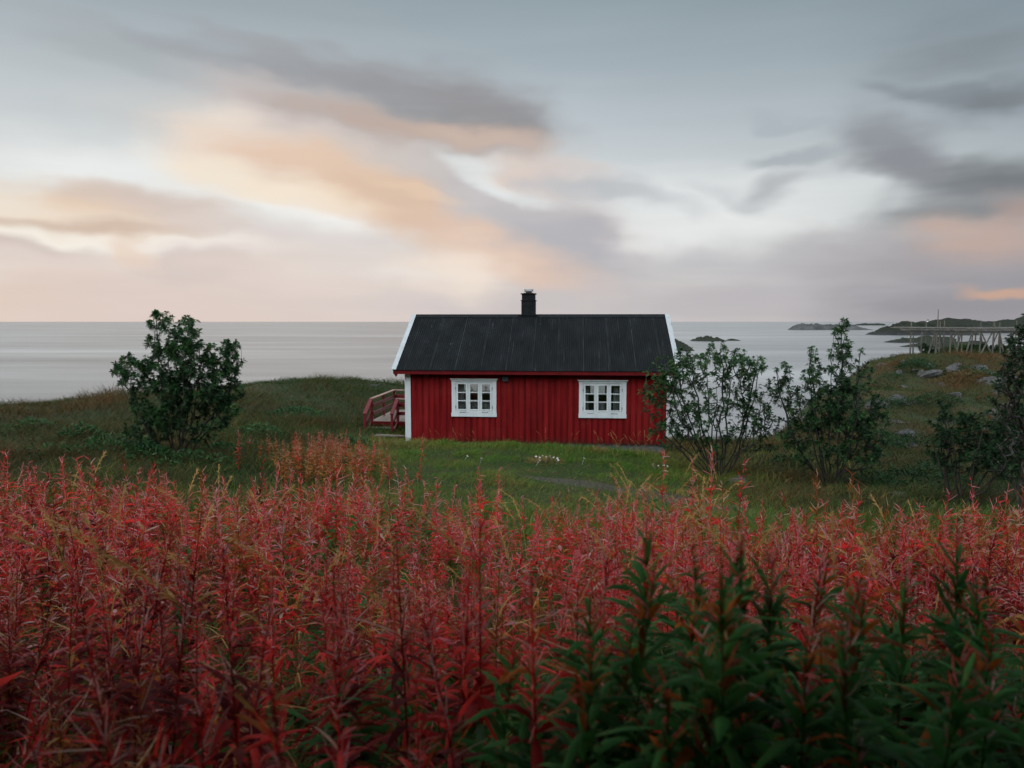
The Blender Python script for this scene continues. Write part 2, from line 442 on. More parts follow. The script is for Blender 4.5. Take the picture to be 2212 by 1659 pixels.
M['ceramic'] = mat('ceramic', [(.3, (.6, .6, .6)), (.7, (.7, .7, .7))], (8, 8, 8), .3)
M['iron'] = mat('iron', [(.3, (.012, .012, .012)), (.7, (.03, .03, .03))], (8, 8, 8), .5)
M['hinge'] = mat('hinge', [(.3, (.25, .27, .28)), (.7, (.36, .38, .39))], (8, 8, 8), .4, metal=.5)
M['vent'] = mat('vent', [(.3, (.025, .032, .042)), (.7, (.05, .06, .07))], (8, 8, 8), .5)

def glass():
    m = bpy.data.materials.new('window_glass'); m.use_nodes = True; nt = m.node_tree
    for n in list(nt.nodes): nt.nodes.remove(n)
    fr = nt.nodes.new('ShaderNodeFresnel'); fr.inputs[0].default_value = 1.5
    mu = nt.nodes.new('ShaderNodeMath'); mu.operation = 'MULTIPLY'; mu.inputs[1].default_value = 1.6; nt.links.new(fr.outputs[0], mu.inputs[0])
    tr = nt.nodes.new('ShaderNodeBsdfTransparent'); tr.inputs[0].default_value = (.88, .9, .89, 1)
    gl = nt.nodes.new('ShaderNodeBsdfGlossy'); gl.inputs['Roughness'].default_value = .02
    mx = nt.nodes.new('ShaderNodeMixShader'); nt.links.new(mu.outputs[0], mx.inputs[0]); nt.links.new(tr.outputs[0], mx.inputs[1]); nt.links.new(gl.outputs[0], mx.inputs[2])
    out = nt.nodes.new('ShaderNodeOutputMaterial'); nt.links.new(mx.outputs[0], out.inputs[0])
    return m
M['glass'] = glass()

def roof_mat():
    m, nt, b = newmat('corrugated_roofing')
    f = noise_n(nt, (2.2, 1.2, 1.2), 5)
    base = ramp(nt, f, [(.3, (.009, .0105, .0115)), (.55, (.014, .016, .0175)), (.75, (.021, .023, .0245))])
    sc = noise_n(nt, (14, .55, .55), 3, .7)       # long scratches and drips down the slope
    sp = noise_n(nt, (26, 9, 9), 2, .5)
    w = nt.nodes.new('ShaderNodeMath'); w.operation = 'MULTIPLY'
    nt.links.new(ramp(nt, sc, [(.60, (0, 0, 0)), (.72, (1, 1, 1))]), w.inputs[0]); nt.links.new(ramp(nt, sp, [(.45, (0, 0, 0)), (.65, (1, 1, 1))]), w.inputs[1])
    c = mixc(nt, w.outputs[0], base, (.085, .09, .092))
    t = nt.nodes.new('ShaderNodeTexCoord'); sp_ = nt.nodes.new('ShaderNodeSeparateXYZ'); nt.links.new(t.outputs['Object'], sp_.inputs[0])
    pp = nt.nodes.new('ShaderNodeMath'); pp.operation = 'PINGPONG'; nt.links.new(sp_.outputs[0], pp.inputs[0]); pp.inputs[1].default_value = .41
    jn = nt.nodes.new('ShaderNodeMath'); jn.operation = 'MULTIPLY'; nt.links.new(ramp(nt, pp.outputs[0], [(.0, (1, 1, 1)), (.022, (0, 0, 0))]), jn.inputs[0]); nt.links.new(ramp(nt, noise_n(nt, (1.5, 2, 2), 4, .6), [(.4, (.1, .1, .1)), (.6, (.8, .8, .8))]), jn.inputs[1])
    c = mixc(nt, jn.outputs[0], c, (.055, .058, .06))           # worn sheet laps
    moss = noise_n(nt, (1.6, 3, 3), 7, .7)
    c = mixc(nt, ramp(nt, moss, [(.60, (0, 0, 0)), (.72, (.6, .6, .6))]), c, (.022, .023, .018))
    nt.links.new(c, b.inputs['Base Color'])
    b.inputs['Roughness'].default_value = .55; b.inputs['Specular IOR Level'].default_value = .1
    return m
M['roof'] = roof_mat()

def leaf_mat(name, stops, rough=.45, transl=.25, spec=.4, vary=True, spots=False):
    m, nt, b = newmat(name)
    a = nt.nodes.new('ShaderNodeAttribute'); a.attribute_name = 'tint'
    c = ramp(nt, a.outputs['Fac'], stops)
    if spots:                                # blotches, faded margins and rusty spots on the autumn leaves
        c = mixc(nt, ramp(nt, noise_n(nt, (45, 45, 45), 4, .7), [(.56, (0, 0, 0)), (.72, (.7, .7, .7))]), c, (.12, .045, .02))
        c = mixc(nt, ramp(nt, noise_n(nt, (22, 22, 30), 3, .6), [(.56, (0, 0, 0)), (.78, (.35, .35, .35))]), c, (.50, .13, .05))
    oi = nt.nodes.new('ShaderNodeObjectInfo')
    v = nt.nodes.new('ShaderNodeMapRange'); nt.links.new(oi.outputs['Random'], v.inputs[0]); v.inputs[3].default_value = .72; v.inputs[4].default_value = 1.2
    hs = nt.nodes.new('ShaderNodeHueSaturation'); nt.links.new(c, hs.inputs['Color'])
    if vary: nt.links.new(v.outputs[0], hs.inputs['Value'])
    c = hs.outputs[0]
    nt.links.new(c, b.inputs['Base Color'])
    b.inputs['Roughness'].default_value = rough; b.inputs['Specular IOR Level'].default_value = spec
    if transl:
        t = nt.nodes.new('ShaderNodeBsdfTranslucent'); nt.links.new(c, t.inputs[0])
        mx = nt.nodes.new('ShaderNodeMixShader'); mx.inputs[0].default_value = transl
        nt.links.new(b.outputs[0], mx.inputs[1]); nt.links.new(t.outputs[0], mx.inputs[2])
        nt.links.new(mx.outputs[0], nt.nodes['Material Output'].inputs[0])
    return m
FW = [(0.0, (.085, .008, .012)), (.15, (.27, .016, .018)), (.30, (.70, .030, .022)), (.42, (.72, .072, .064)), (.52, (.56, .17, .20)), (.60, (.62, .42, .41)),
      (.68, (.48, .31, .11)), (.76, (.44, .12, .018)), (.83, (.18, .055, .018)), (.90, (.026, .105, .026)), (1.0, (.066, .24, .056))]
M['fireweed'] = leaf_mat('fireweed', FW, .5, .38, .1, True, True)
M['grass'] = leaf_mat('grass', [(0, (.038, .115, .016)), (.25, (.092, .215, .028)), (.5, (.175, .215, .042)), (.75, (.22, .175, .055)), (.9, (.25, .125, .04)), (1, (.42, .31, .14))], .55, .3, .15, False)
M['heath'] = leaf_mat('heath', [(0, (.014, .038, .010)), (.25, (.030, .064, .016)), (.5, (.058, .062, .020)), (.75, (.095, .058, .022)), (.9, (.12, .048, .018)), (1, (.24, .155, .07))], .6, .25, .15, False)  # browner than the lawn, and darkened to stand in for shade at the edges
M['rowan'] = leaf_mat('rowan', [(0, (.011, .030, .012)), (.5, (.032, .092, .031)), (.85, (.066, .165, .047)), (.95, (.09, .09, .025)), (1, (.16, .05, .02))], .5, .25, .15, False)
M['straw'] = leaf_mat('straw', [(0, (.42, .24, .06)), (1, (.64, .43, .17))], .6, .3, .1)
M['bark'] = mat('bark', [(.3, (.022, .019, .017)), (.7, (.06, .053, .047))], (10, 10, 4), .85, .004)
M['lichen_bark'] = mat('lichen_bark', [(.35, (.018, .017, .015)), (.52, (.045, .045, .04)), (.72, (.13, .13, .118))], (16, 16, 10), .9, .012)
M['petal'] = mat('petal', [(.3, (.75, .75, .73)), (.7, (.8, .8, .8))], (8, 8, 8), .6)

def rock_mat(name, c0, c1, c2, sc=3.0, green=None, bump=.04):
    m, nt, b = newmat(name)
    f = noise_n(nt, (sc, sc, sc * 1.6), 8, .65)
    c = ramp(nt, f, [(.3, c0), (.5, c1), (.68, c2)])
    lich = noise_n(nt, (sc * 6, sc * 6, sc * 6), 4, .7)
    c = mixc(nt, ramp(nt, lich, [(.55, (0, 0, 0)), (.68, (.7, .7, .7))]), c, tuple(min(1, v * 1.5) for v in c2))
    if green:
        g = nt.nodes.new('ShaderNodeNewGeometry'); s = nt.nodes.new('ShaderNodeSeparateXYZ'); nt.links.new(g.outputs['Normal'], s.inputs[0])
        t = nt.nodes.new('ShaderNodeTexCoord'); s2 = nt.nodes.new('ShaderNodeSeparateXYZ'); nt.links.new(t.outputs['Generated'], s2.inputs[0])
        a = nt.nodes.new('ShaderNodeMath'); a.operation = 'MULTIPLY_ADD'; nt.links.new(f, a.inputs[0]); a.inputs[1].default_value = .9; nt.links.new(s2.outputs[2], a.inputs[2])
        gm = ramp(nt, a.outputs[0], [(.68, (0, 0, 0)), (.86, (1, 1, 1))])
        c = mixc(nt, gm, c, green)
    nt.links.new(c, b.inputs['Base Color'])
    b.inputs['Roughness'].default_value = .85; b.inputs['Specular IOR Level'].default_value = .3
    bn = nt.nodes.new('ShaderNodeBump'); bn.inputs['Distance'].default_value = bump; bn.inputs['Strength'].default_value = 1
    nt.links.new(noise_n(nt, (sc * 3, sc * 3, sc * 5), 6, .7), bn.inputs['Height']); nt.links.new(bn.outputs[0], b.inputs['Normal'])
    return m
M['hill_rock'] = rock_mat('hill_rock', (.025, .0245, .024), (.075, .073, .07), (.14, .137, .132), 4, None, .07)
M['sea_rock'] = rock_mat('sea_rock', (.012, .0125, .0125), (.024, .0245, .024), (.042, .042, .041), .12, (.018, .023, .014), .6)
M['headland'] = rock_mat('headland', (.011, .0115, .0115), (.022, .0225, .022), (.036, .037, .036), .06, (.014, .018, .010), 1.2)
M['pale_rock'] = rock_mat('pale_rock', (.028, .029, .029), (.06, .061, .06), (.10, .10, .098), .07, None, .8)

def ground_mat():
    m, nt, b = newmat('turf')
    f = noise_n(nt, (.35, .35, .35), 8, .65)
    g = noise_n(nt, (6, 6, 6), 5, .7)
    c = ramp(nt, f, [(.3, (.022, .038, .013)), (.5, (.042, .056, .019)), (.62, (.075, .058, .024)), (.75, (.09, .05, .021))])
    c = mixc(nt, ramp(nt, g, [(.35, (0, 0, 0)), (.7, (.7, .7, .7))]), c, (.028, .022, .013))
    rf = noise_n(nt, (.5, .25, 2.5), 8, .7)
    rock = ramp(nt, rf, [(.3, (.045, .043, .042)), (.5, (.12, .115, .11)), (.7, (.20, .19, .18))])
    geo = nt.nodes.new('ShaderNodeNewGeometry'); sp = nt.nodes.new('ShaderNodeSeparateXYZ'); nt.links.new(geo.outputs['Position'], sp.inputs[0])
    zz = nt.nodes.new('ShaderNodeMath'); zz.operation = 'MULTIPLY_ADD'; nt.links.new(f, zz.inputs[0]); zz.inputs[1].default_value = -3.0; nt.links.new(sp.outputs[2], zz.inputs[2])
    mr = nt.nodes.new('ShaderNodeMapRange'); nt.links.new(zz.outputs[0], mr.inputs[0]); mr.inputs[1].default_value = -2.3; mr.inputs[2].default_value = -2.9; mr.interpolation_type = 'SMOOTHSTEP'
    c = mixc(nt, mr.outputs[0], c, rock)
    nt.links.new(c, b.inputs['Base Color']); b.inputs['Roughness'].default_value = .9; b.inputs['Specular IOR Level'].default_value = .2
    bn = nt.nodes.new('ShaderNodeBump'); bn.inputs['Distance'].default_value = .08; nt.links.new(noise_n(nt, (3, 2, 8), 7, .7), bn.inputs['Height']); nt.links.new(bn.outputs[0], b.inputs['Normal'])
    return m
M['turf'] = ground_mat()
M['gravel'] = mat('gravel', [(.3, (.035, .032, .022)), (.5, (.07, .064, .046)), (.7, (.12, .11, .085))], (14, 14, 14), .95, .03, (30, 30, 30), .2)

# ------------------------------------------------------------------ terrain
SEA = -6.1
ctrl = [(0, 0, 2.1), (-4, 0, 2.2), (4, 0, 2.05), (0, 3, 1.74), (-4, 3, 1.82), (4, 3, 1.6), (0, 5, 1.17),
        (-5, 5.5, 1.33), (5, 5.5, 1.0), (0, 8, .78), (-6, 8, 1.05), (6, 8, .6), (0, 11, .44), (-8, 11, .85), (8, 11, .33), (0, 14, .27), (-4.5, 14, .55),
        (0, 17, .13), (0, 20, .02), (-3.6, 23.1, .02), (4.9, 22.3, -.36), (3.4, 22.4, -.2), (1, 22.5, -.05), (-3, 29.2, -.15), (5.3, 28.3, -.9), (1, 28.8, -.5),
        (-20, 38, -1.6), (-20, 47, -5), (-20, 58, -9), (-12, 49, -2.5), (-12, 66, -9), (-6, 53, -2.5), (-6, 70, -9), (1, 42, -3), (4, 34, -2.2), (8.2, 30.5, -2.4), (9.5, 34, -5),
        (11, 39, -7), (5, 50, -8.5), (12, 52, -9), (18, 49, -7.5), (24, 60, -7), (34, 76, -7), (42, 92, -8), (62, 98, -8), (30, 90, -9), (5, 80, -10), (-40, 70, -10),
        (-40, 32, -1), (-40, 45, -7), (-30, 12, 1.5), (-40, 0, 2.2), (35, 20, 1.4), (42, 40, 1.4), (60, 62, 1.4), (70, 84, -1), (22, 9, 1.2), (28, 0, 2.2), (80, 40, 2), (80, 0, 3), (-80, 10, 0), (-80, 40, -9), (-80, -14, 2)]
for q in [(370, 990, 17.3), (150, 930, 22), (0, 874, 28), (240, 860, 30), (540, 833, 38), (700, 829, 42), (850, 834, 45), (0, 1000, 15.5), (600, 905, 26), (700, 930, 24), (780, 925, 24.6),
          (1560, 1032, 18.5), (1790, 1048, 18), (1650, 965, 24), (1470, 962, 24.3), (1560, 958, 24.5), (1700, 930, 31), (1750, 875, 39), (1830, 822, 48), (1880, 782, 57),
          (1920, 776, 62), (2000, 774, 65), (2212, 766, 67), (2050, 822, 48), (1950, 852, 40), (2212, 852, 37), (2050, 902, 31), (2212, 932, 27), (1950, 952, 26), (2150, 1002, 20), (1900, 1078, 15), (1700, 1068, 15.5), (2212, 1085, 15),
          (1900, 796, 54), (1950, 797, 55), (2050, 800, 55), (2150, 800, 55), (2280, 797, 55), (1990, 762, 71), (2100, 760, 71), (2250, 758, 71), (2050, 764, 74), (700, 850, 34), (600, 855, 32), (850, 860, 36), (480, 868, 29)]:
    ctrl.append(tuple(P(*q)))
ctrl = np.array(ctrl)
def _tps(r):
    return np.where(r > 0, r * r * np.log(np.maximum(r, 1e-6)), 0)
_n = len(ctrl)
_A = np.zeros((_n + 3, _n + 3))
_A[:_n, :_n] = _tps(np.hypot(ctrl[:, None, 0] - ctrl[None, :, 0], ctrl[:, None, 1] - ctrl[None, :, 1])) + np.eye(_n) * .15
_A[:_n, _n] = 1; _A[:_n, _n + 1:] = ctrl[:, :2]; _A[_n:, :_n] = _A[:_n, _n:].T
_w = np.linalg.solve(_A, np.concatenate([ctrl[:, 2], [0, 0, 0]]))
def H(x, y):
    x = np.asarray(x, float); y = np.asarray(y, float); sh = x.shape; x = x.ravel(); y = y.ravel()
    out = np.empty_like(x)
    for i in range(0, len(x), 50000):
        a, b = x[i:i + 50000], y[i:i + 50000]
        out[i:i + 50000] = _tps(np.hypot(a[:, None] - ctrl[:, 0], b[:, None] - ctrl[:, 1])) @ _w[:_n] + _w[_n] + _w[_n + 1] * a + _w[_n + 2] * b
    # unseen steep bank, added behind and beside the viewpoint to shade near plants
    bk_ = np.clip((-1.8 - y + .6 * np.clip(np.abs(x) - 1, 0, 9) * np.clip(1 - np.maximum(y, 0) / 9, 0, 1)) / 3.0, 0, 1)
    out += 8.7 * bk_ * bk_ * (3 - 2 * bk_) + .25 * np.clip(-6 - y, 0, 12)
    far = np.clip((y - 14) / 10, 0, 1)
    out += (fbm(x, y, .45, 5, 4) - .5) * (.12 + .38 * far * np.clip(np.hypot(x - 1, y - 25) / 8 - .6, 0, 1))
    return np.maximum(out, -9.5).reshape(sh)
def Hs(x, y): return float(H(np.array([x]), np.array([y]))[0])

gx = np.concatenate([np.arange(-100, -30, 2.0), np.arange(-30, 56, .4), np.arange(56, 100.1, 2.0)])
gy = np.concatenate([np.arange(-16, 80, .4), np.arange(80, 112, 2.0)])
GX, GY = np.meshgrid(gx, gy)
GZ = H(GX, GY)
nx, ny = len(gx), len(gy)
ii = (np.arange(ny - 1)[:, None] * nx + np.arange(nx - 1)[None]).ravel()
tq = np.stack([ii, ii + 1, ii + nx + 1, ii + nx], 1)
terr = link('ground', mesh_from('ground', np.stack([GX, GY, GZ], -1).reshape(-1, 3), tq, np.zeros((0, 3), int), None, M['turf'], True))
tag(terr, 'rough grassy coastal ground sloping from meadow past the cabin to the shore', 'ground', None, 'structure')

# trodden gravel path from the lawn to the right
pts = [P(1120, 1022, 17.2), P(1250, 1030, 16.6), P(1380, 1050, 15.6), P(1500, 1068, 14.6), P(1620, 1090, 13.5), P(1720, 1120, 12.4)]
pc = np.array([(p.x, p.y) for p in pts]); tt = np.linspace(0, len(pc) - 1, 60)
pcx = np.interp(tt, range(len(pc)), pc[:, 0]); pcy = np.interp(tt, range(len(pc)), pc[:, 1])
nxy = unit(np.stack([-np.gradient(pcy), np.gradient(pcx)], 1))
us = np.linspace(-1, 1, 9)
wid = 0.55 + .3 * (vnoise(tt, tt * 0, 1.7, 4) - .5) * 2
wid = wid * np.minimum(1, np.minimum(tt, tt[-1] - tt) * 1.2 + .1)
PX_ = pcx[:, None] + nxy[:, 0:1] * us * wid[:, None] + .12 * (vnoise(tt[:, None] + us, us + 0 * tt[:, None], 5, 9) - .5)
PY_ = pcy[:, None] + nxy[:, 1:2] * us * wid[:, None]
PZ_ = H(PX_, PY_) + .03 * (1 - us[None] ** 2) - .006
ii = (np.arange(59)[:, None] * 9 + np.arange(8)[None]).ravel()
path = link('path', mesh_from('path', np.stack([PX_, PY_, PZ_], -1).reshape(-1, 3), np.stack([ii, ii + 9, ii + 10, ii + 1], 1), np.zeros((0, 3), int), None, M['gravel'], True))
tag(path, 'narrow trodden gravel path crossing the lawn in front of the cabin', 'path', None, 'structure')
def near_path(x, y):
    d = np.min(np.hypot(np.asarray(x)[:, None] - pcx[None, ::3], np.asarray(y)[:, None] - pcy[None, ::3]), 1)
    return d

# ------------------------------------------------------------------ sea
def sea_mat():
    m, nt, b = newmat('sea_water')
    n1 = noise_n(nt, (.004, .018, 1), 5, .6)
    n2 = noise_n(nt, (.014, .09, 1), 8, .68)
    s = nt.nodes.new('ShaderNodeMath'); s.operation = 'MULTIPLY_ADD'; nt.links.new(n2, s.inputs[0]); s.inputs[1].default_value = .5; nt.links.new(n1, s.inputs[2])
    c = ramp(nt, s.outputs[0], [(.50, (.12, .122, .122)), (.75, (.22, .220, .218)), (.95, (.36, .36, .358))])
    t = nt.nodes.new('ShaderNodeTexCoord')
    for (x, y, rx, ry, st) in FOAM:
        mp = nt.nodes.new('ShaderNodeMapping'); mp.vector_type = 'TEXTURE'
        mp.inputs['Location'].default_value = (x, y, 0); mp.inputs['Scale'].default_value = (rx, ry, 1)
        nt.links.new(t.outputs['Object'], mp.inputs[0])
        g = nt.nodes.new('ShaderNodeTexGradient'); g.gradient_type = 'SPHERICAL'; nt.links.new(mp.outputs[0], g.inputs[0])
        a = nt.nodes.new('ShaderNodeMath'); a.operation = 'MULTIPLY'; nt.links.new(g.outputs['Fac'], a.inputs[0]); nt.links.new(n2, a.inputs[1])
        a2 = nt.nodes.new('ShaderNodeMath'); a2.operation = 'MULTIPLY'; a2.use_clamp = True; nt.links.new(a.outputs[0], a2.inputs[0]); a2.inputs[1].default_value = st
        c = mixc(nt, a2.outputs[0], c, (.62, .65, .67))
    nt.links.new(c, b.inputs['Base Color'])
    b.inputs['Roughness'].default_value = .28
    b.inputs['IOR'].default_value = 1.33
    bn = nt.nodes.new('ShaderNodeBump'); bn.inputs['Distance'].default_value = .5; bn.inputs['Strength'].default_value = .35
    nt.links.new(noise_n(nt, (.05, .3, 1), 8, .7), bn.inputs['Height']); nt.links.new(bn.outputs[0], b.inputs['Normal'])
    return m
def at_sea(px, py):
    d = ray(px, py); k = (SEA - HE) / d.z
    return d.x * k, d.y * k
FOAM = []
for (px, py, wx, wy, st) in [(1490, 755, 90, 14, 3.0), (1545, 739, 100, 7, 2.6), (1720, 707, 120, 4, 2.6), (1800, 714, 160, 4, 2.2), (1930, 742, 90, 9, 3.0), (1900, 724, 60, 5, 2.2), (1700, 740, 260, 12, 1.6), (1560, 800, 200, 30, 1.1), (2010, 746, 70, 8, 2.5), (120, 790, 300, 26, .9)]:
    x, y = at_sea(px, py); x1, y1 = at_sea(px, py - wy * .6) if py - wy * .6 > 697 else (x, y * 3)
    FOAM.append((x, y, wx / F_PX * y, max(4, abs(y1 - y)), st))
mb = MB()
sx = np.array([-60000, -8000, -1000, -100, 0, 100, 1000, 8000, 60000.]); sy = np.array([-400, 0, 60, 200, 800, 4000, 20000, 90000.])
SXg, SYg = np.meshgrid(sx, sy)
ii = (np.arange(len(sy) - 1)[:, None] * len(sx) + np.arange(len(sx) - 1)[None]).ravel()
sea = link('sea', mesh_from('sea', np.stack([SXg, SYg, SXg * 0 + SEA], -1).reshape(-1, 3), np.stack([ii, ii + 1, ii + len(sx) + 1, ii + len(sx)], 1), np.zeros((0, 3), int), None, sea_mat(), True))
tag(sea, 'calm misty grey sea reaching the horizon', 'sea', None, 'structure')

# ------------------------------------------------------------------ skerries and headlands
def mound(name, label, cat, px0, px1, ytop, yw, seed, prof, m, dy=.45, rough=.35, kind=None, Y=None, res=(70, 26), group=None):
    """a rocky island: prof gives the skyline heights (0..1) from its left to its right end"""
    if Y is None: Y = at_sea((px0 + px1) / 2, yw)[1]
    x0 = (px0 - CX) / F_PX * Y; x1 = (px1 - CX) / F_PX * Y
    zt = P((px0 + px1) / 2, ytop, Y).z - SEA
    w = x1 - x0; cx = (x0 + x1) / 2
    u = np.linspace(0, 1, res[0]); v = np.linspace(-1, 1, res[1])
    U, Vv = np.meshgrid(u, v)
    h = np.interp(U, np.linspace(0, 1, len(prof)), prof)
    sc = 9
    rn = 1 - np.abs(2 * fbm(U * sc + seed * 3.7, Vv * 2.4 + seed, 1, seed, 4) - 1) * 1.5
    hh = h * np.clip(1 - np.abs(Vv) ** 1.7, 0, 1) * (1 - rough + rough * rn * 1.25) + (fbm(U * 30, Vv * 6, 1, seed + 4, 3) - .5) * .12 * h
    Zv = hh * zt - (1 - np.minimum(1, h * 5) * np.clip((1 - np.abs(Vv)) * 4, 0, 1)) * 1.0
    Xv = (U - .5) * w + (fbm(U * 5, Vv * 3, 1, seed + 9, 3) - .5) * w * .04
    Yv = Vv * w * dy * (.35 + .65 * np.sqrt(np.clip(4 * U * (1 - U), 0, 1))) + (fbm(U * 4, Vv, 1, seed + 2, 3) - .5) * w * .12
    ii = (np.arange(res[1] - 1)[:, None] * res[0] + np.arange(res[0] - 1)[None]).ravel()
    o = link(name, mesh_from(name, np.stack([Xv, Yv, Zv], -1).reshape(-1, 3), np.stack([ii, ii + 1, ii + res[0] + 1, ii + res[0]], 1), np.zeros((0, 3), int), None, m, True))
    o.location = (cx, Y + w * dy * .6, SEA)
    return tag(o, label, cat, group, kind)
SK = 'rocky skerries out in the water'
mound('skerry', 'steep dark rock islet in the sea just beside the right roof edge of the cabin', 'islet', 1436, 1508, 733, 758, 1, [.55, .9, 1, .85, .6, .3, 0], M['sea_rock'], .5, .55, group=SK)
mound('skerry', 'low dark rounded islet alone in the sea right of the cabin roof', 'islet', 1494, 1576, 725.5, 737, 2, [0, .6, .8, 1, .8, .7, .3, 0], M['sea_rock'], .35, .6, group=SK)
mound('skerry', 'tiny flat rock barely above water beside the rounded islet', 'islet', 1568, 1602, 731.5, 736, 3, [0, .7, 1, .8, .5, 0], M['sea_rock'], .3, .3, group=SK)
mound('skerry', 'long jagged chain of pale skerries far out below the horizon', 'islet', 1704, 1894, 698.5, 713, 4, [0, .55, 1, .8, .95, .9, .85, .8, 0.55, .85, .75, .35, .2, 0], M['pale_rock'], .14, .75, group=SK, res=(120, 26))
mound('skerry', 'thin distant reef at the horizon left of the headland', 'islet', 1840, 1912, 698, 703, 5, [0, .6, 1, .8, .9, .7], M['sea_rock'], .2, .3, group=SK)
mound('skerry', 'low dark rock shelf in the water below the headland tip', 'islet', 1918, 2075, 726, 740.5, 6, [0, .35, .75, .6, 1, .9, .8, .7], M['sea_rock'], .22, .6, group=SK)
mound('skerry', 'small dark shore rocks seen between the rack posts', 'islet', 1950, 2140, 735, 750, 16, [0, .4, .7, .5, .8, .7, .9, .7], M['sea_rock'], .15, .35, group=SK)
mound('headland', 'dark rocky headland sloping to the sea behind the fish rack', 'headland', 1890, 2120, 696.5, 724, 7, [0, .3, .75, 1, .92, .85, .9, .8, .7], M['headland'], .3, .6, 'structure', res=(120, 36))
mound('hills', 'low dark green hills along the far right shore', 'hill', 1985, 2480, 684, 726, 8, [0, .45, .78, .9, .8, .72, .8, 1, .95, 1, .9, .6, 0], M['headland'], .25, .4, 'structure', 640, res=(140, 36))
bk = mound('skerry', 'distant domed islet carrying the small beacon', 'islet', 1952, 2062, 693, 706, 9, [0, .4, .75, 1, .8, .5, .2, 0], M['sea_rock'], .3, .2, None, 980, group=SK)

bx, by = (2001 - CX) / F_PX * 985, 985
bz = P(2001, 695.4, 985).z
t = thing('beacon', 'tiny white and black light beacon on the distant domed islet', 'beacon', (bx, by, bz - .6))
mb = MB(); mb.lathe([(0, 0), (1.3, 0), (1.1, 2.2), (0, 2.2)], seg=10); mb.build('tower', M['white_paint'], t)
mb = MB(); mb.lathe([(0, 2.2), (1.5, 2.25), (1.5, 2.6), (1.0, 2.65), (1.0, 3.4), (1.3, 3.45), (0, 4.1)], seg=10); mb.build('lantern', M['iron'], t)

# ------------------------------------------------------------------ the cabin
LFT = P(880, 950, 23.3); RGT = P(1437, 958, 22.6)
W = math.hypot(RGT.x - LFT.x, RGT.y - LFT.y)
YAW = math.atan2(RGT.y - LFT.y, RGT.x - LFT.x)
D = 5.5
cabin = thing('cabin', 'small red timber cabin with black corrugated roof and white framed windows', 'cabin', (LFT.x, LFT.y, 0), YAW)
_rot = Matrix.Rotation(-YAW, 3, 'Z')
def local(p): return _rot @ (Vector(p) - Vector((LFT.x, LFT.y, 0)))
def onwall(px, py, off=0.0):
    o = local((0, 0, HE)); d = _rot @ ray(px, py)
    k = (off - o.y) / d.y
    return o + d * k
def inworld(p): return cabin.location + Matrix.Rotation(YAW, 3, 'Z') @ Vector(p)
ZE = onwall(1150, 802, -.32).z; ZR = onwall(1150, 683, 2.75).z
ZW = 2.24
def roof_z(y): return ZE + (ZR - ZE) * (y + .32) / 3.07 if y <= 2.75 else ZE + (ZR - ZE) * (5.82 - y) / 3.07

WIN = []
for (a, b, c, d_) in [(976, 1072.5, 818, 900), (1251, 1352, 821, 903)]:
    p0 = onwall(a, c); p1 = onwall(b, d_)
    WIN.append((p0.x, p1.x, p1.z, p0.z))
TR = .12                                   # width of the casing boards
HOLES = [(x0 + TR, x1 - TR, z0 + .13 + .0, z1 - .09) for x0, x1, z0, z1 in WIN]
BACKW = [(.75, 2.55, 1.0, 1.95), (5.35, 6.75, 1.0, 1.95)]

def walls(mb, x1_, z0, z1, holes, y0, y1):
    xs = sorted({0, x1_, *[h[0] for h in holes], *[h[1] for h in holes]}); zs = sorted({z0, z1, *[h[2] for h in holes], *[h[3] for h in holes]})
    for a, b in zip(xs, xs[1:]):
        for c, d_ in zip(zs, zs[1:]):
            if not any(h[0] - 1e-6 <= a and b <= h[1] + 1e-6 and h[2] - 1e-6 <= c and d_ <= h[3] + 1e-6 for h in holes):
                mb.box(a, b, y0, y1, c, d_)

rr = random.Random(5)
mb = MB(); walls(mb, W, 0.015, ZW, HOLES, 0, .14)
x = .17
while x < W - .01:
    bw = .128 + rr.uniform(-.006, .006)
    ivs = [(rr.uniform(-.03, -.005), ZW - .01)]
    for (a, b, c, d_) in [(h[0] - .03, h[1] + .03, h[2] - .06, h[3] + .03) for h in HOLES]:
        if x < b and x + bw > a:
            ivs = [(ivs[0][0], c), (d_, ivs[0][1])]
    for lo, hi in ivs:
        mb.box(x, min(x + bw, W), -.026 + rr.uniform(-.003, .003), -.001, lo, hi)
    x += .198 + rr.uniform(-.008, .008)
mb.tq = [np.full(len(t_), max(.01, min(1, rr.gauss(.5, .22)))) for t_ in mb.tq]
mb.build('front_wall', M['red_wood'], cabin)
mb = MB(); walls(mb, W, 0.015, ZW, BACKW, D - .14, D)
x = .05
while x < W - .1:
    ivs = [(-.01, ZW - .01)]
    for (a, b, c, d_) in BACKW:
        if x < b + .03 and x + .128 > a - .03: ivs = [(-.01, c - .05), (d_ + .05, ZW - .01)]
    for lo, hi in ivs: mb.box(x, x + .128, D + .001, D + .026, lo, hi)
    x += .198
mb.build('back_wall', M['red_wood'], cabin)
for xa, xb, sgn in ((0, .14, -1), (W - .14, W, 1)):
    mb = MB()
    zi = lambda y: roof_z(y) - .1
    mb.prism([(.141, .015), (D - .141, .015), (D - .141, zi(D - .141)), (2.75, zi(2.75)), (.141, zi(.141))], 'x', xa, xb)
    y = .08
    while y < D - .1:
        top = min(zi(y), zi(y + .128)) - .01
        f = (xa - .026, xa - .001) if sgn < 0 else (xb + .001, xb + .026)
        mb.box(f[0], f[1], y, y + .128, -.01, top)
        y += .198
    mb.build('gable_wall', M['red_wood'], cabin)
mb = MB(); mb.box(.03, W - .03, .03, D - .03, -1.6, .013); mb.build('foundation', M['foundation'], cabin)
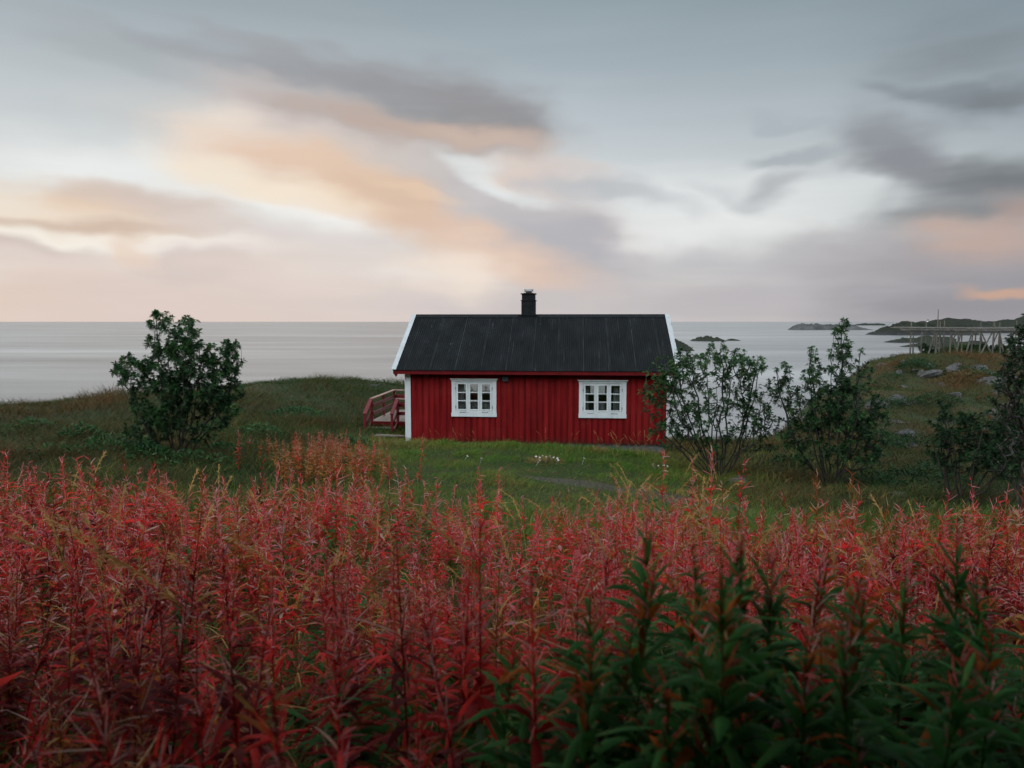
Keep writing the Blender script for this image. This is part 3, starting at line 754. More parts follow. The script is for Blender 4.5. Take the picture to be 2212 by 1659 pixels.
# white corner boards
for (xa, xb, ya, yb) in ((-.03, .135, -.05, -.028), (-.052, -.0285, -.05, .10), (-.03, .10, D + .028, D + .05), (W - .10, W + .03, D + .028, D + .05)):
    mb = MB(); mb.box(xa, xb, ya, yb, -.06 if ya < 1 else 0, ZW - .02); mb.build('corner_board', M['white_paint'], cabin)

# roof: corrugated sheets on both slopes, over a boarded deck
nw = 128; per = 8; nxs = nw * per + 1
XA, XB = -.36, W + .36
slope = (ZR - ZE) / 3.07; sl = math.atan(slope)
nrm = np.array([0, -math.sin(sl), math.cos(sl)])
for back in (0, 1):
    u = np.linspace(0, 1, nxs); tv = np.linspace(0, 1, 7)
    U, T_ = np.meshgrid(u, tv)
    off = .016 * np.sin(U * nw * 2 * np.pi) + .006 * (fbm(U * 9, T_ * 3, 1, 12, 2) - .5)
    yy = -.34 + 3.09 * T_; zz = ZE - .012 + (ZR - ZE + .012) * T_
    Xr = XA + (XB - XA) * U; Yr = yy + nrm[1] * (off + .03); Zr = zz + nrm[2] * (off + .03)
    if back: Yr = 5.5 - Yr
    ii = (np.arange(6)[:, None] * nxs + np.arange(nxs - 1)[None]).ravel()
    q = np.stack([ii, ii + 1, ii + nxs + 1, ii + nxs], 1)
    if back: q = q[:, ::-1]
    me = mesh_from('roof_sheet', np.stack([Xr, Yr, Zr], -1).reshape(-1, 3), q, np.zeros((0, 3), int), None, M['roof'], True)
    rs = link('roof', me, cabin)
    mb = MB()
    f = (lambda y: y) if not back else (lambda y: 5.5 - y)
    poly = [(f(-.30), ZE + .0), (f(2.75), ZR - .02), (f(2.75), ZR - .09), (f(-.30), ZE - .07)]
    mb.prism(poly if not back else poly[::-1], 'x', XA + .02, XB - .02)
    mb.build('roof_deck', M['red_trim'], rs)
    mb = MB()
    y0, y1 = sorted((f(-.325), f(-.302)))
    mb.box(XA + .03, XB - .03, y0, y1, ZE - .115, ZE - .004)
    mb.build('fascia', M['red_trim'], cabin)
mb = MB()
mb.prism([(2.75 - .17, ZR - .17 * slope + .058), (2.75, ZR + .07), (2.75 + .17, ZR - .17 * slope + .058), (2.75 + .17, ZR - .17 * slope + .046), (2.75, ZR + .055), (2.75 - .17, ZR - .17 * slope + .046)][::-1], 'x', XA + .1, XB - .1)
mb.build('ridge_cap', M['black_metal'], cabin)
for side in (0, 1):
    for back in (0, 1):
        f = (lambda y: y) if not back else (lambda y: 5.5 - y)
        xo = (XA - .03, XA - .002) if side == 0 else (XB + .002, XB + .03)
        xc = (XA - .05, XA + .10) if side == 0 else (XB - .10, XB + .05)
        e = .36
        def line(o_): return [(f(-e), ZE - (e - .32) * slope + o_), (f(2.75), ZR + o_)]
        mb = MB(); a, b = line(.045), line(-.14)
        poly = [a[0], a[1], b[1], b[0]]
        mb.prism(poly if back else poly[::-1], 'x', *xo)
        bb = mb.build('barge_board', M['white_paint'], cabin)
        mb = MB(); a, b = line(.075), line(.05)
        poly = [a[0], a[1], b[1], b[0]]
        mb.prism(poly if back else poly[::-1], 'x', *xc)
        mb.build('cap_board', M['worn_white'] if side else M['barge'], bb)
    # red bracket under the barge board
    mb = MB(); xx = (XA - .02, XA + .12) if side == 0 else (XB - .12, XB + .02)
    z0 = ZE - .05
    mb.prism([(xx[0], z0), (xx[0] + .02, z0 - .055), (xx[0] + .05, z0 - .06), (xx[0] + .07, z0 - .115), (xx[0] + .10, z0 - .16), (xx[1], z0 - .10), (xx[1], z0)], 'y', -.30, -.24)
    mb.build('eave_bracket', M['red_rail'], cabin)

# chimney just behind the ridge
cxl = onwall(1142, 660, 3.05).x
chz = onwall(1142, 634, 3.05).z; cwz = onwall(1142, 624.5, 3.05).z
mb = MB(); mb.box(cxl - .25, cxl + .25, 2.83, 3.33, 3.2, chz - .25); mb.box(cxl - .235, cxl + .235, 2.845, 3.315, chz - .25, chz - .03)
mb.build('chimney', M['black_metal'], cabin)
ch = [o for o in cabin.children if o.name.startswith('chimney')][0]
mb = MB(); mb.box(cxl - .275, cxl + .275, 2.805, 3.355, chz - .265, chz - .24); mb.box(cxl - .275, cxl + .275, 2.805, 3.355, chz - .03, chz); mb.box(cxl - .17, cxl + .17, 2.91, 3.25, chz, chz + .02)
mb.build('chimney_cap', M['black_metal'], ch)
mb = MB(); mb.lathe([(.10, chz + .02), (.12, chz + .05), (.09, chz + .07), (.10, cwz - .10), (.155, cwz - .085)], cxl, 3.08, 16); mb.build('flue', M['rusty'], ch, True)
prof = [(0, cwz - .085)]
for k in range(4):
    z = cwz - .085 + k * .021
    prof += [(.165, z), (.172, z + .006), (.165, z + .016), (.157, z + .019)]
prof += [(0, cwz)]
mb = MB(); mb.lathe(prof, cxl, 3.08, 24); mb.build('cowl', M['cowl_metal'], ch)
mb = MB(); mb.box(cxl - .34, cxl + .34, 2.60, 2.90, ZR + .02, ZR + .062); mb.build('flashing', M['black_metal'], ch)

# front windows
def front_window(x0, x1, z0, z1):
    mb = MB()
    mb.box(x0, x0 + TR, -.055, -.001, z0 + .125, z1 - .085); mb.box(x1 - TR, x1, -.055, -.001, z0 + .125, z1 - .085)
    mb.box(x0 - .012, x1 + .012, -.060, -.001, z1 - .084, z1 - .02)
    w = mb.build('window', M['white_paint'], cabin)
    mb = MB(); mb.box(x0 - .045, x1 + .045, -.105, -.001, z1 - .019, z1 + .012); mb.build('head_cap', M['white_paint'], w)
    mb = MB(); mb.box(x0 - .012, x1 + .012, -.075, -.001, z0, z0 + .123); mb.build('sill_board', M['white_paint'], w)
    a, b, c, d_ = x0 + TR, x1 - TR, z0 + .128, z1 - .087
    mb = MB(); fr = .028
    mb.box(a, a + fr, -.032, .09, c, d_); mb.box(b - fr, b, -.032, .09, c, d_); mb.box(a + fr, b - fr, -.032, .09, d_ - fr, d_); mb.box(a + fr, b - fr, -.060, .09, c, c + .045)
    mw = (b - a - 2 * fr) / 3
    for k in (1, 2): mb.box(a + fr + k * mw - .013, a + fr + k * mw + .013, -.034, .09, c + .045, d_ - fr)
    mb.build('window_frame', M['white_paint'], w)
    for k in range(3):
        s0 = a + fr + k * mw + (.016 if k else .004); s1 = a + fr + (k + 1) * mw - (.016 if k < 2 else .004)
        t0 = c + .050; t1 = d_ - fr - .004; st = .052
        mb = MB()
        mb.box(s0, s0 + st, -.044, -.005, t0, t1); mb.box(s1 - st, s1, -.044, -.005, t0, t1)
        mb.box(s0 + st, s1 - st, -.044, -.005, t1 - st, t1); mb.box(s0 + st, s1 - st, -.044, -.005, t0, t0 + st + .012)
        g0, g1 = t0 + st + .012, t1 - st
        for j in (1, 2):
            zz = g0 + (g1 - g0) * j / 3; mb.box(s0 + st, s1 - st, -.038, -.010, zz - .014, zz + .014)
        mb.box(s0 + st - .012, s1 - st + .012, -.056, -.0442, g0 - .03, g0 - .004)
        mb.build('sash', M['white_paint'], w)
        mb = MB(); mb.box(s0 + st, s1 - st, -.026, -.022, g0, g1); mb.build('pane', M['glass'], w)
    for hx in (a + .004, b - .004):
        for hz in (c + .18, d_ - .22):
            mb = MB(); mb.box(hx - .009, hx + .009, -.062, -.045, hz - .045, hz + .045); mb.build('hinge', M['hinge'], w)
    for hx in (a + .2 * (b - a), a + .8 * (b - a)):
        mb = MB(); mb.bar((hx - .09, -.068, c + .012), (hx + .09, -.068, c + .012), .008, .008); mb.box(hx - .095, hx - .08, -.075, -.06, c + .004, c + .026); mb.box(hx + .08, hx + .095, -.075, -.06, c + .004, c + .026)
        mb.build('window_stay', M['iron'], w)
    mb = MB(); hx = a + fr + 2 * mw - .03; mb.box(hx - .008, hx + .008, .0, .02, c + .42, c + .46); mb.bar((hx, .02, c + .44), (hx, .02, c + .54), .012, .012, (0, 1, 0)); mb.build('latch', M['iron'], w)
    return a, b, c, d_
OPEN = [front_window(*wn) for wn in WIN]
for (a, b, c, d_) in BACKW:
    mb = MB(); mb.box(a, a + .07, D - .1, D + .04, c, d_); mb.box(b - .07, b, D - .1, D + .04, c, d_); mb.box(a + .07, b - .07, D - .1, D + .04, c, c + .08); mb.box(a + .07, b - .07, D - .1, D + .04, d_ - .08, d_)
    mb.box((a + b) / 2 - .05, (a + b) / 2 + .05, D - .1, D + .04, c + .08, d_ - .08)
    w = mb.build('rear_window', M['white_paint'], cabin)
    mb = MB(); mb.box(a + .07, (a + b) / 2 - .05, D - .03, D - .026, c + .08, d_ - .08); mb.box((a + b) / 2 + .05, b - .07, D - .03, D - .026, c + .08, d_ - .08); mb.build('pane', M['glass'], w)
# inside: floor, ceiling, lining and a partition
mb = MB(); mb.box(.145, W - .145, .145, D - .145, .02, .12); mb.build('room_floor', M['dark_wood'], cabin)
mb = MB(); mb.box(.145, W - .145, .145, D - .145, ZW - .06, ZW - .02); mb.build('room_ceiling', M['interior'], cabin)
mb = MB(); walls(mb, W - .4, .125, ZW - .065, [(h[0] - .2, h[1] - .2, h[2], h[3]) for h in HOLES], .145, .165)
V_, Q_, T_2, t_2 = mb.arrays(); V_[:, 0] += .2
mb2 = MB(); mb2.add(V_, Q_); mb2.box(.145, .165, .17, D - .17, .125, ZW - .065); mb2.box(W - .165, W - .145, .17, D - .17, .125, ZW - .065); mb2.box(3.95, 4.03, .17, D - .17, .125, ZW - .065)
mb = MB(); walls(mb, W - .4, .125, ZW - .065, [(h[0] - .2, h[1] - .2, h[2], h[3]) for h in BACKW], D - .165, D - .145)
V_, Q_, T_2, t_2 = mb.arrays(); V_[:, 0] += .2; mb2.add(V_, Q_)
mb2.build('room_lining', M['interior'], cabin)

# wall fittings
p = onwall(1092, 818); mb = MB(); mb.box(p.x - .09, p.x + .09, -.12, -.02, p.z - .075, p.z + .075); mb.box(p.x - .105, p.x + .105, -.13, -.02, p.z + .075, p.z + .09)
mb.build('vent_box', M['vent'], cabin)
p = onwall(921, 812); mb = MB(); mb.box(p.x - .085, p.x + .085, -.06, -.02, p.z - .03, p.z + .03); mb.prism([(-.075, p.z + .031), (-.02, p.z + .045), (-.02, p.z + .031)], 'x', p.x - .095, p.x + .095)
mb.build('air_vent', M['red_rail'], cabin)

# things inside the windows
def curtain(label, xa, xb, za, zb, y, seed, mname='curtain', cat='curtain', amp=.022, waves=5):
    nX, nZ = 40, 8
    U, Vv = np.meshgrid(np.linspace(0, 1, nX), np.linspace(0, 1, nZ))
    Yc = amp * np.sin(U * waves * 2 * np.pi + seed + .6 * Vv) + .01 * fbm(U * 6, Vv * 3, 1, seed, 2)
    Xc = xa + (xb - xa) * U + .012 * np.sin(Vv * 3 + seed)
    V = np.stack([Xc, y + Yc, za + (zb - za) * Vv], -1).reshape(-1, 3)
    ii = (np.arange(nZ - 1)[:, None] * nX + np.arange(nX - 1)[None]).ravel()
    o = link(cat.replace(' ', '_'), mesh_from(cat, V, np.stack([ii, ii + 1, ii + nX + 1, ii + nX], 1), np.zeros((0, 3), int), None, M[mname], True))
    s = o.modifiers.new('cloth', 'SOLIDIFY'); s.thickness = .003
    o.location = cabin.location; o.rotation_euler = (0, 0, YAW)
    return tag(o, label, cat, 'curtains in the cabin windows' if cat == 'curtain' else None)
a, b, c, d_ = OPEN[0]; w3 = (b - a) / 3
curtain('pale grey curtain behind the left pane of the left window', a - .02, a + .26, c - .05, d_ + .03, .20, 1)
curtain('embroidered white half curtain across the bottom panes of the left window', a + .02, b - .02, c + .10, c + .40, .16, 2, 'lace', 'cafe curtain', .006, 7)
a2, b2, c2, d2 = OPEN[1]
curtain('pale grey curtain behind the left pane of the right window', a2 - .02, a2 + .19, c2 - .05, d2 + .03, .20, 3)
curtain('gathered pale curtain behind the right pane of the right window', b2 - .27, b2 + .02, c2 - .05, d2 + .03, .20, 4, waves=6)
lx = a2 + (b2 - a2) * .49
lw = inworld((lx, .32, 0))
t = thing('table_lamp', 'table lamp with a tilted pale shade behind the right window', 'lamp', (lw.x, lw.y, c2 - .02), YAW)
mb = MB(); mb.lathe([(0, 0), (.07, 0), (.07, .02), (.025, .04), (.03, .12), (.022, .15), (0, .15)], seg=16); mb.build('lamp_base', M['rusty'], t, True)
mb = MB(); mb.lathe([(.145, .14), (.105, .34), (.10, .34), (.14, .14)], seg=24)
sh = mb.build('lamp_shade', M['lamp_shade'], t, True); sh.rotation_euler = (0, R(10), 0); sh.location = (-.04, 0, 0)
mb = MB(); mb.box(lx - .35, lx + .35, .17, .6, c2 - .06, c2 - .02); mb.box(lx - .32, lx - .28, .2, .24, .12, c2 - .06); mb.box(lx + .28, lx + .32, .2, .24, .12, c2 - .06); mb.box(lx - .32, lx - .28, .53, .57, .12, c2 - .06); mb.box(lx + .28, lx + .32, .53, .57, .12, c2 - .06)
tb = mb.build('side_table', M['dark_wood']); tb.location = cabin.location; tb.rotation_euler = (0, 0, YAW)
tag(tb, 'dark side table carrying the lamp behind the right window', 'table')
# shelf in the left window with a cat figurine and a little iron tree
shz = c + (d_ - c) * .695
for (fx, kind) in ((a + w3 * 1.28, 'cat'), (a + w3 * 2.42, 'tree')):
    q = inworld((fx, .08, 0))
    if kind == 'cat':
        mb = MB(); mb.tube([(0, 0, 0), (.005, 0, .03), (.01, 0, .06), (.004, 0, .085)], [.022, .026, .02, .012], 8); mb.tube([(-.004, 0, .08), (-.01, 0, .1), (-.012, 0, .118)], [.012, .018, .01], 8)
        mb.tube([(-.018, .0, .11), (-.02, 0, .13)], [.006, .001], 5); mb.tube([(-.002, 0, .11), (0, 0, .13)], [.006, .001], 5); mb.tube([(.025, 0, .01), (.045, 0, .03), (.04, 0, .06)], [.006, .006, .003], 6)
        o = mb.build('cat_figurine', M['ceramic'], None, True); tag(o, 'small white sitting cat figurine in the left window', 'figurine')
    else:
        mb = MB(); mb.tube([(0, 0, 0), (.004, 0, .05), (-.004, 0, .1), (0, 0, .15)], [.010, .008, .007, .004], 6)
        for ang, z, l in ((.5, .05, .06), (2.6, .07, .06), (.35, .09, .075), (2.75, .11, .07), (.8, .12, .05), (2.2, .13, .05)):
            mb.tube([(0, 0, z), (math.cos(ang) * l * .6, 0, z + math.sin(ang) * l * .4), (math.cos(ang) * l, 0, z + math.sin(ang) * l)], [.006, .009, .004], 5)
        for xx in (-.05, .05): mb.tube([(0, 0, .02), (xx * .6, 0, .012), (xx, 0, 0)], [.007, .006, .003], 5)
        o = mb.build('tree_ornament', M['iron'], None, True); tag(o, 'little black iron tree ornament in the left window', 'ornament')
    o.location = (q.x, q.y, shz); o.rotation_euler = (0, 0, YAW)
mb = MB(); mb.box(a + .02, b - .02, .03, .12, shz - .018, shz - .001)
o = mb.build('glass_shelf', M['white_paint']); o.location = cabin.location; o.rotation_euler = (0, 0, YAW); tag(o, 'narrow white shelf across the left window holding ornaments', 'shelf')

# ------------------------------------------------------------------ deck with rails and steps
dk = thing('deck', 'wooden deck with red railing and steps at the left end of the cabin', 'deck', (LFT.x, LFT.y, 0), YAW)
dA = onwall(800.6, 909.4, 1.95); DZ = dA.z; DX = dA.x
mb = MB(); y = 1.95
npl = 11; x = DX
pw = (-.03 - DX) / npl
for k in range(npl):
    mb.box(DX + k * pw + .006, DX + (k + 1) * pw - .006, 1.95, 5.3, DZ - .03, DZ + rr.uniform(-.002, .002))
mb.build('deck_floor', M['grey_wood'], dk)
for (xa, xb, ya, yb) in ((DX, -.04, 1.92, 1.948), (DX, -.04, 5.302, 5.33), (DX - .028, DX - .001, 1.92, 5.33)):
    mb = MB(); mb.box(xa, xb, ya, yb, DZ - .19, DZ - .012); mb.build('fascia', M['red_trim'], dk)
mb = MB()
for yy in (2.1, 3.6, 5.1):
    for xx in (DX + .1, -.15): mb.box(xx - .05, xx + .05, yy - .05, yy + .05, -.6, DZ - .2)
    mb.box(DX + .02, -.06, yy - .03, yy + .03, DZ - .17, DZ - .032)
mb.build('underframe', M['dark_wood'], dk)
RH = .80
xl = DX + .04
posts = [(xl, 1.99), (xl, 3.62), (xl, 5.25), (DX + .98, 1.99), (-.10, 5.25), (-.09, 1.99)]
for (xx, yy) in posts:
    mb = MB(); mb.box(xx - .045, xx + .045, yy - .045, yy + .045, DZ - .15, DZ + RH - .02); mb.build('post', M['red_rail'], dk)
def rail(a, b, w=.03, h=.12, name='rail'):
    mb = MB(); mb.bar(a, b, w, h); mb.build(name, M['sky_lit_rail' if name == 'top_rail' else 'red_rail'], dk)
for zz in (.27, .56):
    rail((xl + .06, 1.96, DZ + zz), (xl + .06, 5.2, DZ + zz)); rail((xl, 5.19, DZ + zz), (-.05, 5.19, DZ + zz)); rail((DX + .98, 2.05, DZ + zz), (-.05, 2.05, DZ + zz))
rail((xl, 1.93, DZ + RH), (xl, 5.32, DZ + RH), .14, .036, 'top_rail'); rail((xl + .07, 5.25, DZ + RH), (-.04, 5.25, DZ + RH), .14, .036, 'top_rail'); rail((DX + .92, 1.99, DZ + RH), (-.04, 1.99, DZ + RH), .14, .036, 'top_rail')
for sx_ in (xl - .01, DX + .98):
    rail((sx_, 1.94, DZ + RH - .005), (sx_, 1.12, DZ + RH - .44), .13, .036, 'hand_rail')
    rail((sx_, 1.94, DZ + .33), (sx_, 1.16, DZ - .08), .03, .11, 'stair_rail')
    mb = MB(); mb.box(sx_ - .04, sx_ + .04, 1.13, 1.21, -.35, DZ + RH - .43); mb.build('post', M['red_rail'], dk)
    mb = MB(); mb.bar((sx_, 1.92, DZ - .1), (sx_, 1.12, DZ - .50), .04, .18); mb.build('stringer', M['red_rail'], dk)
for k, (yy, zz) in enumerate(((1.66, DZ - .17), (1.36, DZ - .34))):
    mb = MB(); mb.box(xl + .03, DX + .95, yy - .13, yy + .13, zz - .035, zz); mb.build('tread', M['grey_wood'], dk)
# loose planks on the ground
for k, (px, py, l, ang) in enumerate(((845, 946, .55, 4), (858, 943, .7, -3))):
    q = P(px, py, 23.6); mb = MB(); mb.box(-l, l, -.05, .05, 0, .025)
    o = mb.build('plank', M['grey_wood']); o.location = (q.x, q.y, Hs(q.x, q.y) + .06 + .035 * k); o.rotation_euler = (0, R(2), R(ang))
    tag(o, ('loose grey plank lying in the grass by the white corner board', 'loose grey plank on top of the other beside the deck steps')[k], 'plank')

# ------------------------------------------------------------------ fish drying rack and pole on the right hill
rk0 = P(1966, 774, 62)
rack = thing('drying_rack', 'long grey wooden fish drying rack on posts along the hill crest', 'fish rack', (rk0.x, 62, 0))
ZP = P(1966, 712, 62).z
rows = (0, 2.6, 5.2, 7.8); rr = random.Random(11)
for j, yy in enumerate(rows):
    for k in range(11):
        xx = k * 1.85 + (0, .95, .45, 1.4)[j] * .8 + .56 * yy + rr.uniform(-.35, .35)
        g = Hs(rk0.x + xx, 62 + yy) - .25
        top = ZP + .12 * j * .3 + rr.choice((.05, .1, .5, .7))
        lx_ = rr.uniform(-.12, .12)
        mb = MB(); mb.tube([(xx - lx_, yy, g), (xx, yy, top)], [.07, .05], 7); mb.build('post', M['pole_wood'], rack)
        if k and rr.random() < .8:
            s_ = rr.choice((-1, 1)) * rr.uniform(.6, 1.2)
            mb = MB(); mb.tube([(xx + s_, yy + rr.uniform(-.5, .8), g), (xx, yy + .09, ZP - .15)], [.07, .055], 6); mb.build('brace', M['pole_wood'], rack)
for j, yy in enumerate(rows):
    mb = MB(); mb.tube([(-1.0 + .56 * yy, yy - .1, ZP - .05 + .03 * j), (8 + .56 * yy, yy - .1, ZP - .1 + .03 * j), (20 + .56 * yy, yy - .12, ZP + .03 * j)], .06, 6); mb.build('beam', M['pole_wood'], rack)
for j in range(18):
    yy = -1.0 + j * .56 + rr.uniform(-.1, .1); z = ZP + .1 + rr.uniform(0, .06)
    xa = rr.uniform(-2.2, .2) + .56 * max(yy, 0)
    mb = MB(); mb.tube([(xa, yy, z), (xa + 7, yy + rr.uniform(-.1, .1), z - .05), (20 + .56 * max(yy, 0) + rr.uniform(-1, 1), yy, z + .05)], .04, 5); mb.build('rail_pole', M['pole_wood'], rack)
q = P(2032, 740, 64)
t = MB(); t.tube([(0, 0, Hs(q.x, 64) - .3), (.02, 0, 3), (0, 0, P(2032, 668, 64).z)], [.06, .05, .03], 6)
o = t.build('pole', M['pole_wood']); o.location = (q.x, 64.6, 0); tag(o, 'tall thin bare pole rising above the fish rack', 'pole')

# ------------------------------------------------------------------ hillside rocks
def rock(label, px, py, w, h, Yd, seed, cat='rock', flat=.5, tilt=0):
    q = P(px, py, Yd); z = Hs(q.x, q.y)
    # slide along the sight line until it meets the ground
    for _ in range(40):
        d = ray(px, py); y = q.y + (q.z - z) * 1.2
        y = min(max(y, 6), 80); q = P(px, py, y); z = Hs(q.x, q.y)
    ww = w / F_PX * q.y / 2; hh = h / F_PX * q.y
    bm = bmesh.new(); bmesh.ops.create_icosphere(bm, subdivisions=4, radius=1)
    co = np.array([v.co for v in bm.verts]); bm.free
    r_ = np.random.default_rng(seed)
    for _ in range(16):                     # knock flat facets off the boulder
        n_ = unit(r_.normal(size=3) * np.array([1, 1, .8]) + np.array([0, 0, .35])); c_ = r_.uniform(.38, .85)
        dd = co @ n_ - c_; co = co - np.maximum(dd, 0)[:, None] * n_ * .96
    a_ = np.arctan2(co[:, 1], co[:, 0])
    co *= (1 + .30 * (fbm(co[:, 0] * 2.2 + seed, co[:, 2] * 4.6 + co[:, 1], 1, seed, 5) - .5))[:, None]
    co = co * np.array([ww, max(ww * .8, .3), hh * .62])
    for v, c_ in zip(bm.verts, co): v.co = c_
    me = bpy.data.meshes.new('rock'); bm.to_mesh(me); bm.free()
    for p_ in me.polygons: p_.use_smooth = True
    me.materials.append(M['hill_rock'])
    o = link('rock', me); o.location = (q.x, q.y, z - hh * .10); o.rotation_euler = (0, R(tilt), R(r_.uniform(-25, 25)))
    return tag(o, label, cat, 'grey rocks on the grassy hillside')
RK = [('lichen speckled grey boulder at the foot of the rowan bush beside the path', 1594, 1044, 74, 36, 15.8, 0),
      ('flat pale rock in the dark grass just beyond the fireweed on the right', 1945, 1074, 56, 22, 14.5, 6),
      ('pale pointed rock highest on the slope under the drying rack', 2056, 736 + 54, 34, 18, 52, -16),
      ('rough tilted slab just below the highest pale rock', 2058, 806, 40, 26, 47, -18),
      ('long pale flat ledge near the crest in front of the rack posts', 2112, 793, 58, 14, 50, -4),
      ('long low sloping slab left of the rough tilted slab', 1998, 812, 70, 16, 45, -14),
      ('weathered broad slab at the right side of the slope under the dark tree', 2152, 829, 82, 26, 40, 0),
      ('small dark stone half sunk in grass at left of the crest', 1944, 806, 22, 12, 47, -10),
      ('large cracked boulder in the middle of the hillside', 1934, 866, 70, 30, 36, -14),
      ('thin pale slab right beside the cracked boulder', 1974, 872, 36, 14, 36, -12),
      ('smooth pale whaleback rock below the cracked boulder', 1925, 912, 52, 18, 31, -8),
      ('narrow long rock streak rising along the shore edge of the hill', 1888, 880, 70, 22, 35, -28),
      ('short pale rock above the long rock streak', 1862, 846, 40, 22, 40, -22),
      ('broad pale slab low on the right slope above the dark bush', 2110, 932, 64, 22, 27, -12),
      ('dark upright boulder on the right slope behind the broad pale slab', 2152, 902, 62, 32, 30, 0),
      ('squarish dark grey boulder in the brown grass', 2036, 965 - 50, 40, 34, 29, 0),
      ('low whitish rock left of the squarish dark boulder', 1952, 938, 56, 20, 28, -6),
      ('pale blocky stone lowest in the brown hillside grass', 1972, 966, 28, 24, 25.5, 0),
      ('thin flat stone just under the pale blocky stone', 1958, 974, 34, 8, 25, 0),
      ('small rounded stone between the whitish rock and the bush', 1938, 958, 18, 12, 26.5, 0)]
for k, (lb, px, py, w, h, Yd, tl) in enumerate(RK):
    rock(lb, px, py, w * 1.2, h * 1.45, Yd, 40 + k, tilt=tl)
for k, (lb, px, py, w, h, Yd) in enumerate([('grey slab at the top of the grassy bank behind the deck', 800, 832, 70, 7, 43), ('pale stone in the bank grass left of the deck', 745, 848, 26, 8, 38)]):
    rock(lb, px, py, w, h, Yd, 70 + k)
for k, (lb, px, py, w, h, Yd, tl) in enumerate([('striped shore slab going down to the water between the two rowan bushes', 1690, 915, 130, 46, 33, -30), ('higher shore slab behind the middle rowan bush', 1765, 865, 150, 50, 40, -26), ('dark jutting shore rock seen through the middle rowan bush', 1740, 820, 100, 22, 50, -6)]):
    o = rock(lb, px, py, w, h, Yd, 80 + k, tilt=tl)

me_st = [o.data for o in COL.objects if o.name.startswith('rock')]
for k in range(44):                          # small stones strewn over the same slope
    y_ = rng.uniform(22, 60); px_ = rng.uniform(1860, 2215); x_ = (px_ - CX) / F_PX * y_
    if Hs(x_, y_) < -.6: continue
    o = link('stone', me_st[int(rng.integers(len(me_st)))]); dm = max(v.co.length for v in o.data.vertices)
    q_ = rng.uniform(.22, .6) * np.interp(y_, [22, 60], [.8, 1.5]) / dm
    o.scale = (q_ * rng.uniform(.8, 1.3), q_ * rng.uniform(.7, 1.1), q_ * rng.uniform(.8, 1.4)); o.rotation_euler = (rng.normal(0, .15), rng.normal(0, .2), rng.uniform(0, 6.28))
    o.location = (x_, y_, Hs(x_, y_) + .03); tag(o, 'small grey stone strewn in the heath grass of the right hillside', 'stone', 'small stones on the right hillside')

